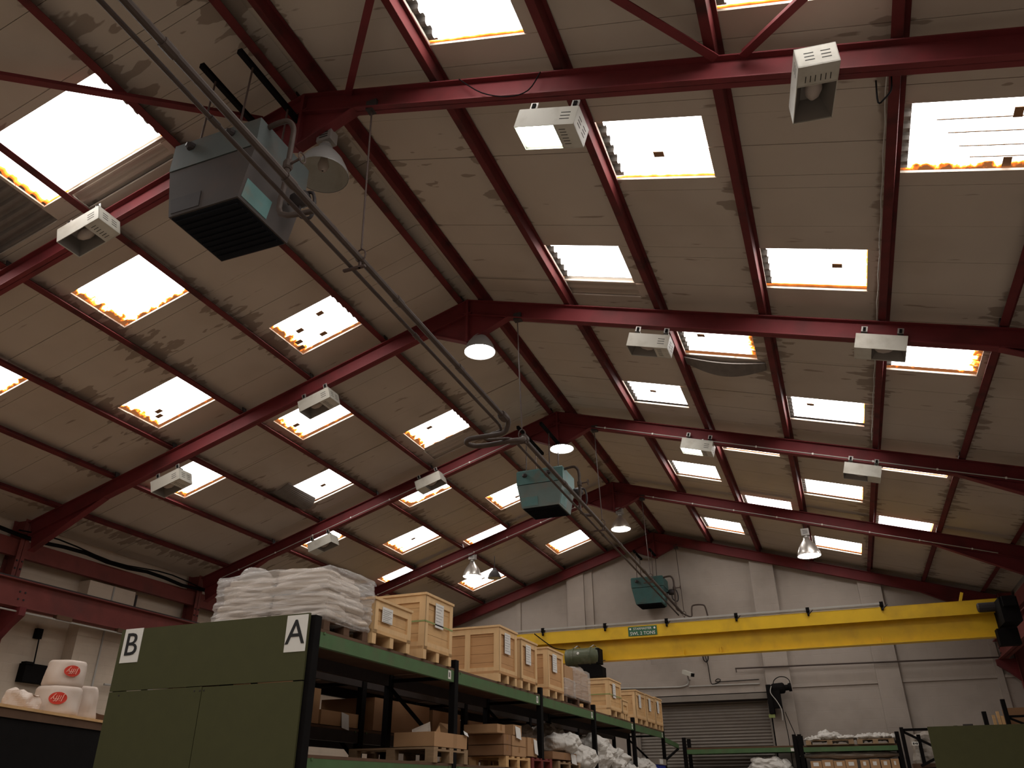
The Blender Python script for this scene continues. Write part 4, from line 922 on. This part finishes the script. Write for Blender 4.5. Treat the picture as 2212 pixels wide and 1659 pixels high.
# right hand racks
rp = thing('pallet_rack', (1.6, 13.1, -1.6), 'dark green rack end panel at the lower right edge', 'rack')
MB().box((1.05, 13.0, -1.5), (3.3, 13.02, .765)).build('end_panel', 'boardgreen', rp)
for x in (1.12, 2.0, 2.3, 3.2): post(MB(), x, 13.1, -1.6, .74).build('upright', 'black', rp)
MB().beam((1.12, 13.1, .7), (3.2, 13.1, .7), .03, .05).build('brace', 'black', rp)
MB().box((1.5, 13.02, .765), (1.62, 13.06, .785)).build('clip', 'darksteel', rp)
rf = thing('pallet_rack', (1.5, 19.5, -1.6), 'black braced rack frame left of the lower right green panel', 'rack')
for x, z in ((1.08, 1.15), (1.42, 1.04)): post(MB(), x, 19.5 if x < 1.3 else 20.2, -1.6, z).build('upright', 'black', rf)
post(MB(), 2.1, 19.5, -1.6, 1.15).build('upright', 'black', rf)
MB().beam((1.08, 19.5, 1.1), (2.1, 19.5, 1.1), .03, .05).build('brace', 'black', rf)
MB().beam((1.08, 19.5, 1.08), (2.1, 19.5, .5), .03, .05).build('brace', 'black', rf)
MB().beam((1.3, 19.5, .42), (2.1, 19.5, .78), .03, .05).build('brace', 'black', rf)
MB().beam((1.3, 19.5, .36), (2.1, 19.5, .4), .03, .05).build('brace', 'black', rf)
s = MB().box((1.22, 19.45, .8), (1.34, 19.455, .87)).build('aisle_tag', 'white', rf)
MB().box((1.235, 19.446, .818), (1.26, 19.45, .855)).box((1.27, 19.446, .825), (1.29, 19.45, .85)).box((1.3, 19.446, .815), (1.325, 19.45, .853)).build('tag_print', 'ink', s)
tag(MB().box((1.16, 19.55, .25), (1.9, 20.0, .45)).box((1.16, 19.55, .45), (1.9, 20.0, .47)).build('wooden_case', 'darkwood'), 'brown wooden case at the foot of the braced rack frame', 'case')
lumpy_b = lumpy((1.3, 20.3, .2), (2.0, 20.9, 1.05), 12, .05, (5, 5, 6), 41, .4).build('plastic_bag', 'bagdull'); tag(lumpy_b, 'tall dusty wrapped bundle behind the braced rack frame', 'bag')
rr = thing('pallet_rack', (2.8, 18, -1.6), 'black rack posts rising behind the lower right green panel', 'rack')
for x, z in ((2.47, 1.29), (2.83, 1.49), (3.6, 1.49)): post(MB(), x, 18, -1.6, z).build('upright', 'black', rr)
MB().beam((2.83, 18, 1.19), (3.6, 18, 1.19), .03, .04).build('brace', 'black', rr); MB().beam((2.83, 18, 1.18), (3.6, 18, .8), .03, .04).build('brace', 'black', rr)
MB().box((2.0, 18.0, .9), (3.6, 18.9, .95)).build('deck_board', 'darkwood', rr)
tag(MB().box((2.9, 18.3, .955), (3.6, 18.8, 1.36)).build('wooden_case', 'carddark'), 'brown box on the far right rack behind its posts', 'case')
for i, (x, z) in enumerate(((2.62, 1.24), (2.7, 1.3), (2.76, 1.22))):
    tag(MB().box((x, 18.2, .955), (x+.05, 18.24, z)).build('plank', 'timber'), 'upright pale plank, %s from the left beside the far right rack post' % ORD[i], 'plank', 'planks at the far right rack')

# ------------------------------------------------------------------ dark cabin with foam rolls at lower left
D = V((-.85, 2.3, 0)).normalized(); Nn = V((-D.y, D.x, 0))         # along the front edge, and away from the viewer
O = V((-8.18, 6.2, .85))
def C(a, b, z): p = O + D*a + Nn*b; return V((p.x, p.y, z))
cb = thing('storage_cabin', (O.x-.5, O.y+1, -1.6), 'tall black sided cabin with a timber edged top at lower left', 'cabin')
MB().prism([C(-2.5, 0, -1.6), C(3.4, 0, -1.6), C(3.4, 1.6, -1.6), C(-2.5, 1.6, -1.6)], (0, 0, 2.33)).build('side_wall', 'black', cb)
MB().prism([C(-2.52, -.02, .73), C(3.42, -.02, .73), C(3.42, 1.62, .73), C(-2.52, 1.62, .73)], (0, 0, .09)).build('fascia', 'darkwood', cb)
MB().prism([C(-2.54, -.04, .82), C(3.44, -.04, .82), C(3.44, 1.64, .82), C(-2.54, 1.64, .82)], (0, 0, .03)).build('top_board', 'timber', cb)
MB().prism([C(-.35, -.045, .5), C(-.12, -.045, .5), C(-.12, -.045, .66), C(-.35, -.045, .66)], tuple(Nn*.02)).build('green_glow_panel', 'greenglow', cb)  # small green glow, put into the colour of a plain panel
def roll(a, b, r, z0, z1, label, seed, logos=()):
    c0 = C(a, b, z0); f = thing('foam_roll', c0, label, 'roll', 'foam packing rolls')
    n = 28; m = 12; bl = MB()
    for i in range(m+1):
        t = i/m; z = z0+(z1-z0)*t; rr_ = r*(1-.1*t)*(1 if 0 < i < m else .93)
        for j in range(n):
            an = 2*math.pi*j/n; d = mnoise.noise(V((math.cos(an)*2+seed, math.sin(an)*2, z*5)))*.03
            bl.v.append(V((c0.x+(rr_+d)*math.cos(an), c0.y+(rr_+d)*math.sin(an), z)))
    for i in range(m): bl.f += [(i*n+j, i*n+(j+1) % n, (i+1)*n+(j+1) % n, (i+1)*n+j) for j in range(n)]
    bl.f += [tuple(range(n))[::-1], tuple(range(m*n, m*n+n))]
    bl.build('wrapped_roll', 'roll', f, True)
    view = (V((0, 0, 0))-V((c0.x, c0.y, 0))).normalized()
    for (dz, da, sc_) in logos:
        zc = z0+dz; va = math.atan2(view.y, view.x)+da; rd = r*(1-.1*(zc-z0)/(z1-z0))+.028
        nrm = V((math.cos(va), math.sin(va), 0)); rt = V((-nrm.y, nrm.x, 0))
        def onr(u, v_, k): an = va+u/rd; return V((c0.x+(rd+k)*math.cos(an), c0.y+(rd+k)*math.sin(an), zc+v_))
        e = MB(); e.v = [onr(0, 0, .002)]+[onr(.12*sc_*math.cos(t), .082*sc_*math.sin(t), .002) for t in [2*math.pi*i/28 for i in range(28)]]
        e.f = [(0, i+1, (i+1) % 28+1) for i in range(28)]; lo = e.build('logo', 'logored', f)
        tx = textmesh('logo_lettering', 'Jiffy', .115*sc_, c0+nrm*(rd+.006)+V((0, 0, zc-z0)), -rt, (0, 0, -1), 'logopink', lo, shear=.25)
    return f
roll(1.62, .32, .27, .852, 1.19, 'lower wrapped foam roll with red Jiffy oval, left stack', 1., [(.19, .0, .85)])
roll(1.65, .32, .235, 1.195, 1.50, 'upper wrapped foam roll with red Jiffy oval, on top of the left stack', 4., [(.17, .3, .8)])
roll(2.15, .3, .2, .852, 1.25, 'plain pale foam roll right of the logo rolls', 7.)
tag(lumpy(tuple(C(.95, .25, .85)-V((.25, .2, 0))), tuple(C(1.05, .5, 1.08)+V((.15, .25, 0))), 12, .06, (5, 5, 5), 50, .6).build('film_scrap', 'roll'), 'loose pale film trailing left of the foam rolls', 'film')
tag(lumpy(tuple(C(2.5, .1, .85)-V((.12, .2, 0))), tuple(C(2.55, .4, .96)+V((.12, .2, 0))), 10, .03, (5, 5, 5), 52, .3).build('timber_offcut', 'darkwood'), 'dark brown offcut on the cabin top beside the plain roll', 'offcut')
